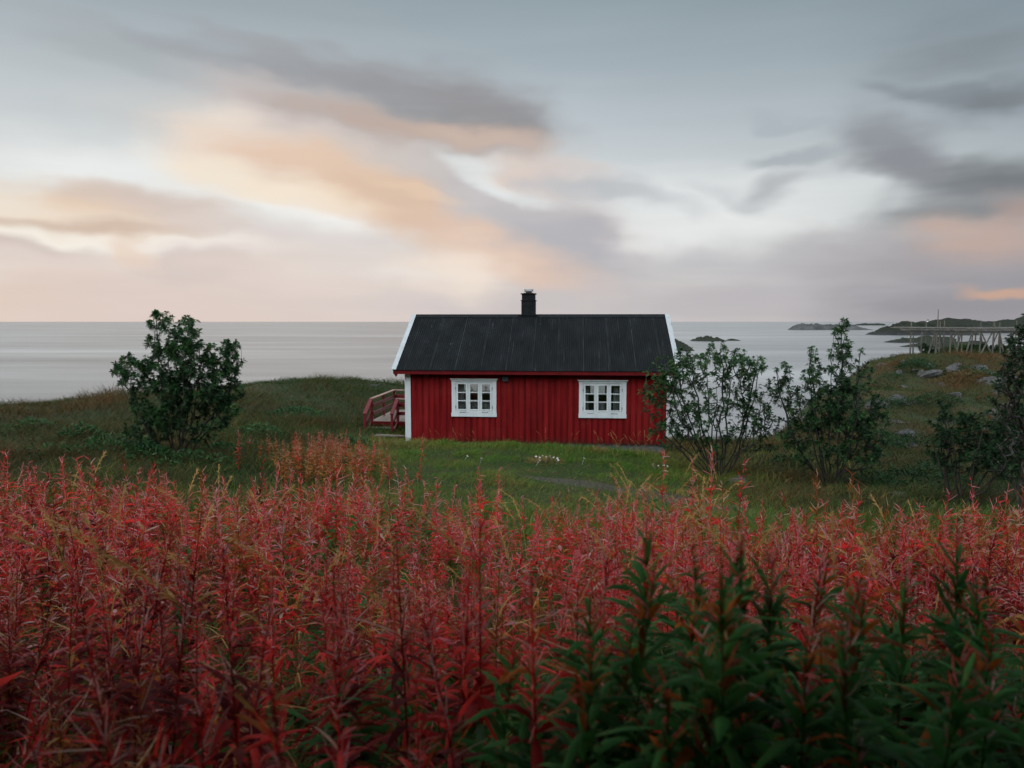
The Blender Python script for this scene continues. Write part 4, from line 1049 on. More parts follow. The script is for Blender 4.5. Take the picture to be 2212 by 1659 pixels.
# ------------------------------------------------------------------ rowans and dark bushes
def branchy(name, label, cat, px, py, Yb, blobs, depth, seed, nstem, leafy=7, leaf=.15, tint=(.1, .75), lm='rowan', bark='bark', r0=.0055, spread=.16, trunk=None, group=None):
    g = np.random.default_rng(seed)
    b = P(px, py, Yb); b = np.array([b.x, b.y, Hs(b.x, b.y) - .05])
    cl = []
    for (ex, ey, rx, ry, n) in blobs:
        n = int(n * 1.75)
        a = g.uniform(0, 2 * np.pi, n); r = np.sqrt(g.random(n))
        xs, ys = ex + rx * r * np.cos(a), ey + ry * r * np.sin(a)
        yd = Yb + depth * np.sqrt(1.05 - r * r) * g.uniform(-1, 1, n)
        for x_, y_, d_ in zip(xs, ys, yd): cl.append(np.array(P(x_, y_, d_)))
    cl = np.array(cl)
    cl[:, 2] = np.maximum(cl[:, 2], H(cl[:, 0], cl[:, 1]) + .25)
    pos = [b.copy()]; par = [-1]
    def grow(i0, tgt, n, bow, jit):
        p0 = pos[i0]; i = i0
        for k in range(1, n + 1):
            t_ = k / n
            q = p0 * (1 - t_) + tgt * t_ + bow * (t_ * (1 - t_)) + (g.normal(0, jit, 3) if k < n else 0)
            pos.append(q); par.append(i); i = len(pos) - 1
        return i
    start = 0
    if trunk is not None: start = grow(0, np.array(P(*trunk)), 6, np.zeros(3), .02)
    # main stems aim at well spread clusters
    order = [int(np.argmax(cl[:, 2]))]
    while len(order) < nstem:
        dist = np.min(np.linalg.norm(cl[:, None] - cl[order][None], axis=2), 1); order.append(int(np.argmax(dist * (cl[:, 2] - b[2] + .6))))
    for i in order:
        tg = cl[i]; L_ = np.linalg.norm(tg - b)
        out = np.array([tg[0] - b[0], tg[1] - b[1], 0])
        s0 = start
        if start == 0:
            off = unit(out + 1e-6) * spread * g.random() + g.normal(0, .04, 3); off[2] = 0
            pos.append(b + off); par.append(-1); s0 = len(pos) - 1
        grow(s0, tg, max(5, int(L_ / .28)), out * .55 - np.array([0, 0, .12]) * L_, .03)
    rest = [i for i in np.argsort(np.linalg.norm(cl - b, axis=1)) if i not in order]
    tips = []
    for i in rest:
        A = np.array(pos); c_ = cl[i]
        dv = c_ - A; ds = np.linalg.norm(dv, axis=1)
        cost = ds + .9 * np.maximum(0, -dv[:, 2] + .05) + .25 * np.maximum(0, .12 - ds)
        j = int(np.argmin(cost)); L_ = ds[j]
        e = grow(j, c_, max(2, int(L_ / .18)), np.array([0, 0, -.18 * L_]) + g.normal(0, .06, 3) * L_, .012)
        tips.append(e)
    A = np.array(pos); pr = np.array(par)
    cnt = np.ones(len(A)); 
    for i in range(len(A) - 1, 0, -1):
        if pr[i] >= 0: cnt[pr[i]] += cnt[i] * .8
    rad = np.minimum(r0 * np.sqrt(cnt) * .8, .13 if trunk is not None else .05)
    rad = np.maximum(rad, .0045)
    e1 = np.where(pr >= 0)[0]; e0 = pr[e1]
    d = unit(A[e1] - A[e0]); s_ = unit(np.cross(d, np.array([.3, .8, .25]))); u_ = np.cross(s_, d)
    NS = 6 if trunk is not None else 4
    ring = []
    for (idx, rr_) in ((e0, np.minimum(rad[e0], rad[e1] * 1.5)), (e1, rad[e1])):
        ring.append(np.stack([A[idx] + (s_ * math.cos(2 * math.pi * k / NS) + u_ * math.sin(2 * math.pi * k / NS)) * rr_[:, None] for k in range(NS)], 1))
    V = np.concatenate(ring, 1).reshape(-1, 3)
    q = np.array([(k, (k + 1) % NS, NS + (k + 1) % NS, NS + k) for k in range(NS)])
    Q = ((np.arange(len(e1)) * 2 * NS)[:, None, None] + q[None]).reshape(-1, 4)
    root = thing(name, label, cat, tuple(b), 0, group)
    link('trunk', mesh_from('trunk', V - b, Q, np.zeros((0, 3), int), None, M[bark], True), root)
    # compound leaves at the tips and a few back along the twigs
    O, Dv, tn = [], [], []
    for e in tips + [len(pos) - 1]:
        n = max(2, int(leafy * 3.2 * g.uniform(.35, 1.4))); i = e
        base_t = np.clip(g.normal((tint[0] + tint[1]) / 2, (tint[1] - tint[0]) / 3.2), 0, 1)
        for k in range(n):
            j = i if k < n * .6 or par[i] < 0 else par[i]
            dirv = unit(A[i] - A[par[i]]) * .5 + unit(g.normal(0, 1, 3)) * .9 + np.array([0, 0, .15])
            O.append(A[j]); Dv.append(unit(dirv)); tn.append(np.clip(base_t + g.normal(0, .08), 0, .9) if g.random() > .012 else g.uniform(.92, 1))
    O = np.array(O) - b; Dv = np.array(Dv); tn = np.array(tn); n = len(O)
    Ln = leaf * .58 * g.uniform(.6, 1.25, n)
    sd_ = unit(np.cross(Dv, np.array([0, 0, 1.0]) + g.normal(0, .35, (n, 3))))
    bend = np.tile(np.array([0, 0, -.28]), (n, 1))
    mb = MB()
    v, q, k = ribbon(O, Dv, sd_, Ln, .006, bend, [0, .5, 1], [1, .8, .4]); mb.add(v, q, None, np.repeat(tn, k))
    for tpos in (.28, .44, .60, .76, .92):
        c_ = O + Dv * (Ln * tpos)[:, None] + bend * (Ln * tpos ** 2)[:, None]
        for sg in (-1, 1):
            dd = unit(Dv * .55 + sg * sd_ * .85 + np.array([0, 0, -.1])); s2 = unit(np.cross(dd, np.cross(Dv, sd_)))
            v, q, k = ribbon(c_, dd, s2, Ln * .36 * (1.15 - abs(tpos - .55)), Ln * .135, bend * .5, [0, .45, 1], [.25, 1, .12]); mb.add(v, q, None, np.repeat(np.clip(tn + g.normal(0, .03, n), 0, 1), k))
    v, q, k = ribbon(O + Dv * Ln[:, None] + bend * Ln[:, None], unit(Dv + bend), sd_, Ln * .34, Ln * .13, bend, [0, .45, 1], [.25, 1, .12]); mb.add(v, q, None, np.repeat(tn, k))
    mb.build('crown', M[lm], root)
    return root
RB = 'rowan bushes round the cabin'
branchy('rowan_bush', 'tall dense rowan bush standing alone on the left grass against the sea', 'bush', 375, 990, 17.3,
        [(345, 690, 28, 22, 14), (405, 712, 26, 30, 16), (375, 740, 62, 34, 50), (285, 800, 42, 34, 40), (390, 790, 85, 50, 90), (475, 770, 36, 40, 36), (505, 770, 20, 36, 14), (440, 830, 80, 55, 85), (350, 860, 70, 55, 75), (490, 850, 38, 50, 36),
         (400, 910, 95, 45, 60), (320, 930, 50, 40, 24), (300, 960, 40, 20, 12)], 1.0, 21, 13, 9, .15, (.0, .85), group=RB)
branchy('rowan_bush', 'rounded open rowan bush at the right corner of the cabin overlapping its wall', 'bush', 1558, 1032, 18.3,
        [(1480, 765, 26, 18, 10), (1550, 755, 22, 20, 10), (1600, 775, 34, 20, 16), (1640, 790, 20, 24, 10), (1545, 800, 100, 36, 60), (1450, 805, 45, 40, 30), (1425, 830, 40, 50, 14), (1520, 850, 120, 50, 66), (1630, 850, 40, 50, 28),
         (1450, 880, 60, 45, 30), (1540, 910, 120, 46, 60), (1640, 910, 36, 40, 26), (1460, 940, 66, 34, 22), (1590, 965, 90, 30, 22), (1400, 850, 18, 40, 8)], .95, 22, 15, 6, .15, (.2, .85), group=RB)
branchy('rowan_bush', 'tallest rowan bush with a thin spire, second from the cabin on the right', 'bush', 1792, 1046, 17.8,
        [(1826, 695, 12, 8, 4), (1812, 722, 16, 22, 9), (1835, 760, 26, 24, 10), (1812, 768, 26, 28, 14), (1756, 758, 10, 14, 4), (1757, 800, 14, 30, 6), (1690, 810, 20, 28, 10), (1700, 850, 32, 30, 16), (1790, 820, 60, 36, 40), (1850, 820, 40, 40, 24), (1760, 880, 70, 45, 50), (1850, 880, 66, 50, 56),
         (1800, 940, 100, 50, 64), (1890, 930, 44, 56, 36), (1720, 930, 50, 40, 20), (1860, 990, 70, 26, 22), (1720, 980, 50, 25, 10)], 1.0, 23, 13, 7, .15, (.0, .8), group=RB)
branchy('dark_bush', 'dark spreading bush with bare lower stems at the right edge of the meadow', 'bush', 2070, 1095, 14.5,
        [(2048, 880, 20, 20, 6), (2060, 920, 60, 30, 26), (2130, 930, 70, 45, 60), (2200, 925, 50, 50, 46), (2100, 980, 90, 36, 50), (2190, 1000, 60, 36, 30), (2030, 960, 30, 36, 10)], .9, 24, 12, 8, .13, (.0, .35), group=RB)
branchy('lichen_tree', 'dark tree with pale lichen covered trunk cut by the right edge of the picture', 'tree', 2216, 1130, 10.5,
        [(2200, 745, 26, 36, 16), (2190, 790, 40, 44, 26), (2178, 850, 40, 44, 28), (2185, 920, 44, 46, 30), (2180, 990, 50, 46, 30), (2240, 760, 60, 80, 40), (2290, 820, 60, 80, 40), (2260, 700, 60, 40, 20)], .7, 25, 9, 4, .10, (.0, .25), bark='lichen_bark', trunk=(2212, 930, 10.5), r0=.007)
branchy('low_bush', 'low dark bush growing under the near end of the fish rack', 'bush', 2003, 770, 66,
        [(2000, 752, 14, 10, 24), (2012, 758, 12, 8, 14)], .8, 26, 6, 8, .3, (.0, .4), r0=.012)
for k, (px, ex) in enumerate(((2068, 2070), (2110, 2112), (2150, 2152))):
    branchy('low_bush', ('rust brown low bush behind the middle rack posts', 'dark low bush right of the rust brown one under the rack', 'dark low bush beneath the right end of the rack')[k], 'bush', px, 768, 67,
            [(ex, 752, 26, 9, 40)], .8, 27 + k, 8, 9, .28, ((.6, 1.0) if k == 0 else (.0, .4)), r0=.01, lm='rowan')

# two unseen trees, added over the viewpoint to shade the near plants
def added_shade_tree(label, bx_, by_, cx_, cy_, cz_, rx, ry, rz_, n, seed):
    g = np.random.default_rng(seed)
    b = np.array([bx_, by_, Hs(bx_, by_) - .1])
    root = thing('added_shade_tree', label, 'tree', tuple(b))
    tr = MB(); top = np.array([cx_, cy_, cz_]) - b
    tr.tube([(0, 0, 0), tuple(top * np.array([.15, .15, .5])), tuple(top * np.array([.6, .6, .85])), tuple(top)], [.16, .13, .09, .03], 7)
    tips = g.normal(size=(26, 3)); tips = unit(tips) * np.array([rx, ry, rz_]) * g.uniform(.5, .95, (26, 1)) + top
    for q_ in tips:
        st_ = top * np.array([.35, .35, .68]) + g.normal(0, .1, 3); tr.tube([tuple(st_), tuple((st_ + q_) / 2 + np.array([0, 0, .25])), tuple(q_)], [.045, .028, .01], 5, False)
    tr.build('trunk', M['lichen_bark'], root, True)
    k_ = g.integers(0, 26, n); pos = tips[k_] + g.normal(0, 1, (n, 3)) * np.array([rx, ry, rz_]) * .22
    d = unit(g.normal(0, 1, (n, 3)) + np.array([0, 0, -.3])); s_ = unit(np.cross(d, g.normal(0, 1, (n, 3))))
    v, q, k = ribbon(pos, d, s_, g.uniform(.14, .24, n), g.uniform(.06, .10, n), np.tile([0, 0, -.3], (n, 1)), [0, .3, .7, 1], [.3, 1, .8, .1])
    cr = MB(); cr.add(v, q, None, np.repeat(g.uniform(.05, .9, n), k)); cr.build('crown', M['rowan'], root)
added_shade_tree('unseen leafy tree added over the left of the viewpoint to shade near plants', -3.2, -1.7, -2.7, -.5, 6.9, 3.6, 2.2, 1.1, 17000, 91)
added_shade_tree('unseen leafy tree added over the right of the viewpoint to shade near plants', 3.4, -1.5, 3.0, -.3, 6.9, 3.6, 2.3, 1.1, 18000, 92)

# ------------------------------------------------------------------ fireweed
def fireweed(seed, kind, near):
    """one plant: stem, leaves spiralling up it and a seed spike; returns three MBs (local coords, base at 0)"""
    g = np.random.default_rng(seed)
    hgt_ = g.uniform(.98, 1.22)
    lean = g.normal(0, .06, 2)
    zs = np.linspace(0, 1, 6 if near else 4)
    pt = lambda t: np.stack([lean[0] * t ** 2 + .0 * t, lean[1] * t ** 2, hgt_ * t], -1)
    stem = MB()
    stem.tube([tuple(p_) for p_ in pt(zs)], list(np.interp(zs, [0, 1], [.0048, .0016])), 4 if near else 3, False)
    V, Q, T, t = stem.arrays(); stem = MB()
    stem.add(V, Q, None, {'red': .2, 'pink': .45, 'mixed': .25, 'green': .92, 'rust': .8, 'wine': .1}[kind] + g.normal(0, .02, len(Q)))
    leaves = MB()
    nl = int(g.uniform(46, 60)) if near else int(g.uniform(26, 34))
    if kind == 'green': nl = int(nl * 1.7)
    tl = np.sort(g.uniform(.16, .74 if kind != 'green' else .95, nl))
    ph = np.arange(nl) * 2.4 + g.normal(0, .25, nl)
    el = R(1) * (g.normal(26, 14, nl) + 34 * np.clip((tl - .55) * 2, 0, 1))
    d = np.stack([np.cos(ph) * np.cos(el), np.sin(ph) * np.cos(el), np.sin(el)], 1)
    sd_ = unit(np.stack([-np.sin(ph), np.cos(ph), g.normal(0, .35, nl)], 1))
    L = (.06 + .115 * np.sin(np.clip((tl - .06) / (.74 if kind != 'green' else .92), 0, 1) * np.pi) ** .8) * g.uniform(.8, 1.2, nl)
    if kind == 'green': L *= 1.12
    Wd = L * g.uniform(.13, .185, nl)
    if not near: Wd *= 1.25; L *= .95
    bend = np.stack([g.normal(0, .12, nl), g.normal(0, .12, nl), -g.uniform(.15, .75, nl)], 1)
    tn = g.random(nl)
    if kind == 'red': tint = np.interp(tn + .6 * (tl - .5), [0, .25, .6, .82, .93, 1], [.0, .12, .28, .36, .44, .77])
    elif kind == 'pink': tint = np.interp(tn + .4 * (tl - .5), [0, .3, .7, .92, 1], [.1, .30, .41, .48, .75])
    elif kind == 'rust': tint = np.interp(tn, [0, .45, .7, .85, 1], [.84, .79, .74, .68, .92])
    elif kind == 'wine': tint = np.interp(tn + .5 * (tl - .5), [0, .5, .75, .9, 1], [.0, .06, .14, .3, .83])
    elif kind == 'green': tint = np.where(tn > .96, .76, np.where(tn > .93, .83, np.clip(.88 + .09 * tn + .06 * (tl - .4), .87, 1)))
    else:
        lowg = tl < g.uniform(.40, .80)
        tint = np.where(lowg, np.where(tn > .85, .8, .90 + .07 * tn), np.interp(tn, [0, .6, .9, 1], [.1, .26, .36, .76]))
    if near: v, q, k = ribbon(pt(tl), d, sd_, L, Wd, bend, [0, .2, .5, .8, 1], [.25, .8, 1, .6, .06], .16)
    else: v, q, k = ribbon(pt(tl), d, sd_, L, Wd, bend, [0, .45, 1], [.3, 1, .08])
    leaves.add(v, q, None, np.repeat(tint, k))
    if kind in ('red', 'pink', 'wine', 'rust'):
        nd = 9 if near else 6
        td = g.uniform(.3, .8, nd); pd_ = g.uniform(0, 6.28, nd)
        dd = np.stack([np.cos(pd_) * .8, np.sin(pd_) * .8, g.normal(0, .4, nd)], 1)
        bd = g.normal(0, .8, (nd, 3)); bd[:, 2] -= .5
        v, q, k = ribbon(pt(td), unit(dd), unit(np.cross(dd, g.normal(0, 1, (nd, 3)))), g.uniform(.05, .09, nd), .010 if near else .013, bd, [0, .35, .7, 1], [.5, 1, .8, .2])
        leaves.add(v, q, None, np.repeat(g.choice([.63, .66, .70, .80, .76], nd), k))
    spike = MB()
    npd = int(g.uniform(38, 54)) if near else int(g.uniform(26, 36))
    if kind == 'green': npd = int(npd * .35)
    tp = g.uniform(.64 if kind != 'green' else .86, 1.0, npd); ph = g.uniform(0, 2 * np.pi, npd); el = R(1) * g.normal(38, 20, npd)
    d = np.stack([np.cos(ph) * np.cos(el), np.sin(ph) * np.cos(el), np.sin(el)], 1)
    sd_ = unit(np.cross(d, g.normal(0, 1, (npd, 3))))
    L = g.uniform(.035, .065, npd) * (1.25 - .6 * (tp - .68) / .32)
    bend = g.normal(0, .45, (npd, 3)); bend[:, 2] += .25
    ptint = np.where(g.random(npd) < .15, .59, np.interp(g.random(npd), [0, .25, .55, 1], [.14, .38, .47, .56]))
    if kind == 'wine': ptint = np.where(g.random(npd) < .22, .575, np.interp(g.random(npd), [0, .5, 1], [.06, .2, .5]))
    if kind in ('rust',): ptint = np.where(g.random(npd) < .4, .64, .8)
    if near: v, q, k = ribbon(pt(tp), d, sd_, L, .0042, bend, [0, .35, .7, 1], [1, 1, .9, .4])
    else: v, q, k = ribbon(pt(tp), d, sd_, L * 1.1, .0075, bend, [0, .5, 1], [1, 1, .4])
    spike.add(v, q, None, np.repeat(ptint, k))
    return stem, leaves, spike

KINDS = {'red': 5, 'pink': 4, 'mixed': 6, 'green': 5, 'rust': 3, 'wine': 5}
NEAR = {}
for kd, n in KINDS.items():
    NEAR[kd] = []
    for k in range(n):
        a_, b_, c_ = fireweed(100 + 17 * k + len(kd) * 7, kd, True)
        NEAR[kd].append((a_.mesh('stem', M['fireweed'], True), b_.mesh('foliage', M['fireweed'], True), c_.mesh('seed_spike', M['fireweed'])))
FAR = {}
for kd, n in {'red': 7, 'pink': 6, 'mixed': 5, 'green': 3, 'rust': 5, 'wine': 6}.items():
    FAR[kd] = []
    for k in range(n):
        mbs = fireweed(700 + 13 * k + len(kd) * 5, kd, False); m_ = MB()
        for z in mbs:
            V, Q, T, t = z.arrays(); m_.add(V, Q, None, t)
        FAR[kd].append(m_.arrays())

# where they stand: a jittered grid over the slope below the camera
sp = .175
cy_, cx_ = np.meshgrid(np.arange(.7, 14.6, sp), np.arange(-13.5, 13.5, sp), indexing='ij')
fx = (cx_ + rng.uniform(-.5, .5, cx_.shape) * sp * 1.3).ravel(); fy = (cy_ + rng.uniform(-.5, .5, cx_.shape) * sp * 1.3).ravel()
uu = fx / np.maximum(fy, .5)
lim = np.interp(uu, [-1, -.5, -.2, 0, .2, .35, .5, .9], [11.0, 10.9, 10.8, 10.6, 10.2, 9.9, 9.7, 9.4]) + (fbm(fx, fy, .8, 31, 3) - .5) * 2.2
dens = np.clip((lim - fy) / 1.6, 0, 1) * (.10 + 1.3 * fbm(fx, fy, 1.1, 33, 3)) * np.interp(fy, [1, 4, 6], [.55, .72, .95])
keep = (np.abs(fx) < .80 * fy + 1.4) & (rng.random(len(fx)) < dens) & (np.hypot(fx, fy) > .85)
fx, fy = fx[keep], fy[keep]; uu = fx / np.maximum(fy, .5)
fz = H(fx, fy)
nf = len(fx)
# kinds: green low down and to the right, glowing red across the middle
greenness = np.clip((4.6 - fy) / 2.6, 0, 1) * .68 + np.clip(uu * 1.6, 0, .6) * np.clip((5.0 - fy) / 2.5, 0, 1) + (fbm(fx, fy, .6, 41, 3) - .5) * 1.0
rk_ = rng.random(nf)
kind = np.where(greenness > .62, 'green', np.where(greenness > .22, 'mixed', np.where(rk_ < .48, 'pink', 'red')))
scl_n = fbm(fx, fy, .8, 48, 3)
kind = np.where((kind == 'red') & (fbm(fx, fy, .5, 44, 2) > .60), 'mixed', kind)
# wine and rusty drifts; wine packed at sides and foreground stands in for shade
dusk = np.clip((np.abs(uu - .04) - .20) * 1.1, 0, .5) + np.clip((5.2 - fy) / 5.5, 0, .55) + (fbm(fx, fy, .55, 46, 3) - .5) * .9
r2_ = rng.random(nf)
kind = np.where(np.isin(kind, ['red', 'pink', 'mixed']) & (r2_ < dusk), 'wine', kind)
kind = np.where(np.isin(kind, ['red', 'pink', 'wine', 'mixed']) & (rng.random(nf) < .05 + .22 * (fbm(fx, fy, .7, 47, 3) > .56)), 'rust', kind)
scl = rng.uniform(.66, 1.06, nf) * (.72 + .56 * scl_n) + .35 * (rng.random(nf) > .93) * (fy > 6)
scl = np.where(fy > lim[keep] - 1.0, scl * .92, scl)
rot = rng.uniform(0, 2 * np.pi, nf)
visible = (np.abs(uu) < .75)
order = np.argsort(np.where(visible, np.hypot(fx, fy), 1e9))
heroes = []
for (px, py, Yd, kd) in [(1390, 1125, 2.1, 'green'), (1612, 1160, 1.9, 'green'), (1680, 1240, 1.75, 'green'), (1760, 1250, 1.9, 'green'), (1850, 1265, 1.75, 'green'), (1960, 1230, 2.1, 'green'), (2060, 1260, 2.2, 'green'), (2160, 1300, 2.1, 'green'),
                         (1540, 1290, 1.8, 'green'), (1460, 1240, 2.0, 'green'), (1900, 1340, 1.55, 'green'), (1720, 1370, 1.5, 'green'), (2020, 1400, 1.5, 'green'), (1600, 1420, 1.45, 'green'), (1330, 1330, 2.0, 'green'), (2120, 1440, 1.6, 'green'), (1480, 1440, 1.6, 'green'),
                         (985, 1170, 2.4, 'mixed'), (1310, 1290, 2.1, 'mixed'), (1060, 1360, 2.1, 'green'), (1180, 1400, 1.9, 'green'), (590, 1240, 3.0, 'mixed'), (760, 1290, 2.7, 'mixed'), (420, 1330, 2.6, 'mixed'), (690, 1170, 3.6, 'mixed')]:
    q = P(px, py, Yd); heroes.append((q.x, q.y, q.z - Hs(q.x, q.y), kd))
for _ in range(62):
    u_ = rng.uniform(.10, .74); y_ = rng.uniform(1.45, 3.3)
    ty = 1190 + 400 * rng.random() ** 1.1 + 120 * max(0, .30 - u_)
    q = P(1106 + u_ * F_PX, ty, y_); h_ = min(q.z - Hs(q.x, q.y), 1.75)
    if h_ > .7: heroes.append((q.x, q.y, h_, 'green' if rng.random() < .78 else 'wine'))
NI = 300 - len(heroes)
solo = order[:NI]; mass = order[NI:]
LBL = {'red': 'crimson fireweed plant with narrow leaves and wispy seed spike in the near meadow', 'pink': 'pinkish fireweed plant with many pale curled seed wisps in the near meadow',
       'mixed': 'fireweed plant with red upper leaves and green lower leaves in the near meadow', 'green': 'still green leafy fireweed plant low in the near meadow',
       'wine': 'dusky wine coloured fireweed plant with dull purple seed spike in the near meadow', 'rust': 'rusty orange brown fireweed plant drying up in the near meadow'}
GRP = {'red': 'crimson fireweed plants in the near meadow', 'pink': 'pinkish fireweed plants in the near meadow', 'mixed': 'half red half green fireweed plants in the near meadow', 'green': 'green fireweed plants in the near meadow', 'wine': 'dusky wine coloured fireweed plants in the near meadow', 'rust': 'rusty orange fireweed plants in the near meadow'}
def plant(kd, v, loc, rz, s, label, group, tilt=(0, 0), sxy=None):
    r_ = thing('fireweed', label, 'fireweed', loc, rz, group)
    r_.rotation_euler = (tilt[0], tilt[1], rz); r_.scale = (sxy or s, sxy or s, s)
    for nm, me in zip(('stem', 'foliage', 'seed_spike'), NEAR[kd][v]): link(nm, me, r_)
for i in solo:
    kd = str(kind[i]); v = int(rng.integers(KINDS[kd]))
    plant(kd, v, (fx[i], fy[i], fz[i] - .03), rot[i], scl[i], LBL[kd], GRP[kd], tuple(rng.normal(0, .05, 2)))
HL = 'tall fireweed plants close to the camera'
for k, (x_, y_, h_, kd) in enumerate(heroes):
    v = k % KINDS[kd]; mh = max(vv.co.z for vv in NEAR[kd][v][0].vertices)
    plant(kd, v, (x_, y_, Hs(x_, y_) - .03), rng.uniform(0, 6.28), (h_ + .03) / mh, 'tall dark green fireweed plant rising in the foreground clump on the right' if kd == 'green' and (k < 17 or k >= 25) else
          ('tall dusky wine red fireweed standing among the green foreground clump' if kd == 'wine' else 'tall fireweed with a pink seed spike standing above its foreground neighbours' if kd == 'mixed' else 'tall green fireweed plant in the centre foreground'), HL + (' on the right' if kd == 'green' and (k < 17 or k >= 25) else ' with wine red leaves' if kd == 'wine' else ' with pink spikes' if kd == 'mixed' else ' in the centre'), tuple(rng.normal(0, .03, 2)), 1.05)

def merge(idx, kd_of, tints, name, label):
    mb = MB()
    for kd in FAR:
        for v in range(len(FAR[kd])):
            sel = np.array([i for i in idx if kd_of[i] == kd and (i * 7919) % len(FAR[kd]) == v], int)
            if not len(sel): continue
            V, Q, T, t = FAR[kd][v]
            c_, s_ = np.cos(rot[sel]), np.sin(rot[sel]); tx = rng.normal(0, .07, len(sel)); ty = rng.normal(0, .07, len(sel))
            Vx = (V[None, :, 0] * c_[:, None] - V[None, :, 1] * s_[:, None]) * scl[sel][:, None] + V[None, :, 2] * tx[:, None]
            Vy = (V[None, :, 0] * s_[:, None] + V[None, :, 1] * c_[:, None]) * scl[sel][:, None] + V[None, :, 2] * ty[:, None]
            Vz = V[None, :, 2] * scl[sel][:, None]
            W_ = np.stack([Vx + fx[sel][:, None], Vy + fy[sel][:, None], Vz + (fz[sel] - .03)[:, None]], -1).reshape(-1, 3)
            Q_ = ((np.arange(len(sel)) * len(V))[:, None, None] + Q[None]).reshape(-1, 4)
            mb.add(W_, Q_, None, np.clip((t[None] + tints[sel][:, None] * (t[None] < .5)).ravel(), 0, 1))
    o = mb.build(name, M['fireweed'])
    return tag(o, label, 'fireweed', None, 'stuff')
tj = rng.normal(0, .05, nf)
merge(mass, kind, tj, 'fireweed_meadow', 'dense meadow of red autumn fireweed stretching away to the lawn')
# withered rust-brown patch beside the deck
n = 190
px = rng.normal(715, 62, n); py = rng.uniform(945, 1000, n)
fx = np.array([P(a_, b_, 18.2 - (b_ - 945) * .06).x for a_, b_ in zip(px, py)]); fy = np.array([P(a_, b_, 18.2 - (b_ - 945) * .06).y for a_, b_ in zip(px, py)])
fy += rng.normal(0, .8, n); fz = H(fx, fy); rot = rng.uniform(0, 6.28, n); scl = rng.uniform(.55, .85, n)
merge(np.arange(n), np.where(rng.random(n) < .75, 'rust', np.where(rng.random(n) < .5, 'mixed', 'red')), rng.normal(0, .03, n), 'withered_fireweed', 'withered rust brown fireweed patch growing left of the cabin corner')

# ------------------------------------------------------------------ golden plume grasses among the fireweed
def plume(seed):
    g = np.random.default_rng(seed); hh = 1.2; ln = g.uniform(.22, .55); a = g.uniform(0, 6.28)
    ts = np.linspace(0, 1, 9)
    c_ = np.stack([np.cos(a) * ln * ts ** 3, np.sin(a) * ln * ts ** 3, hh * (ts - .08 * ts ** 4)], 1)
    st = MB(); st.tube([tuple(p_) for p_ in c_], list(np.interp(ts, [0, 1], [.0026, .0012])), 4, False)
    V, Q, T, t = st.arrays(); st = MB(); st.add(V, Q, None, .35)
    hd = MB(); n = 64; tp = g.uniform(.76, 1, n)
    o_ = np.stack([np.interp(tp, ts, c_[:, k]) for k in range(3)], 1)
    tg_ = np.stack([np.cos(a) * ln * 3 * tp ** 2, np.sin(a) * ln * 3 * tp ** 2, hh * (1 - .32 * tp ** 3)], 1)
    d = unit(unit(tg_) + g.normal(0, .28, (n, 3)))
    v, q, k = ribbon(o_, d, unit(np.cross(d, g.normal(0, 1, (n, 3)))), g.uniform(.03, .07, n), .0045, np.tile([0, 0, -.25], (n, 1)), [0, .5, 1], [.5, 1, .3]); hd.add(v, q, None, np.repeat(g.uniform(.4, 1, n), k))
    lf = MB(); n = 5; tp = g.uniform(.05, .5, n); o_ = np.stack([np.interp(tp, ts, c_[:, k]) for k in range(3)], 1); ph = g.uniform(0, 6.28, n)
    d = unit(np.stack([np.cos(ph), np.sin(ph), np.full(n, 1.5)], 1))
    v, q, k = ribbon(o_, d, unit(np.cross(d, [0, 0, 1.0])), g.uniform(.3, .5, n), .008, np.stack([np.cos(ph) * .4, np.sin(ph) * .4, np.full(n, -.6)], 1), [0, .3, .6, .85, 1], [.8, 1, .8, .5, .1]); lf.add(v, q, None, np.repeat(g.uniform(.1, .6, n), k))
    return st.mesh('stem', M['straw'], True), hd.mesh('seed_head', M['straw']), lf.mesh('blade', M['straw'])
PL = [plume(300 + k) for k in range(8)]
spots = []
for k in range(90):
    y_ = rng.uniform(2.8, 9.8); u_ = rng.uniform(-.72, .72); spots.append((u_ * y_, y_, rng.uniform(.9, 1.2), 0))
for k in range(26):
    q = P(rng.uniform(1340, 1560), 1040, 9.2 + rng.uniform(-.8, 2.2)); spots.append((q.x, q.y, rng.uniform(1.0, 1.35), 1))
for k in range(22):
    q = P(rng.uniform(1290, 1450), 960, 21.6 + rng.uniform(-.6, .4)); spots.append((q.x, q.y, rng.uniform(.5, .8), 2))
for k in range(14):
    q = P(rng.uniform(920, 1250), 955, 22.3 + rng.uniform(-.3, .1)); spots.append((q.x, q.y, rng.uniform(.35, .6), 3))
GL = [('golden plume grass stem nodding among the fireweed', 'golden grasses among the fireweed'), ('tall golden plume grass at the meadow edge in front of the right cabin corner', 'golden grasses at the meadow edge'),
      ('bleached grass tuft stem against the concrete foundation under the right window', 'bleached grasses at the foundation'), ('thin dry grass stem standing against the red wall', 'dry stems at the red wall')]
for k, (x_, y_, s_, c_) in enumerate(spots):
    r_ = thing('plume_grass', GL[c_][0], 'grass stem', (x_, y_, Hs(x_, y_) - .02), rng.uniform(-.9, .9) - (0 if c_ != 1 else 0), GL[c_][1])
    r_.scale = (s_, s_, s_); r_.rotation_euler.x = rng.normal(0, .05)
    for nm, me in zip(('stem', 'seed_head', 'blade'), PL[k % 8]): link(nm, me, r_)

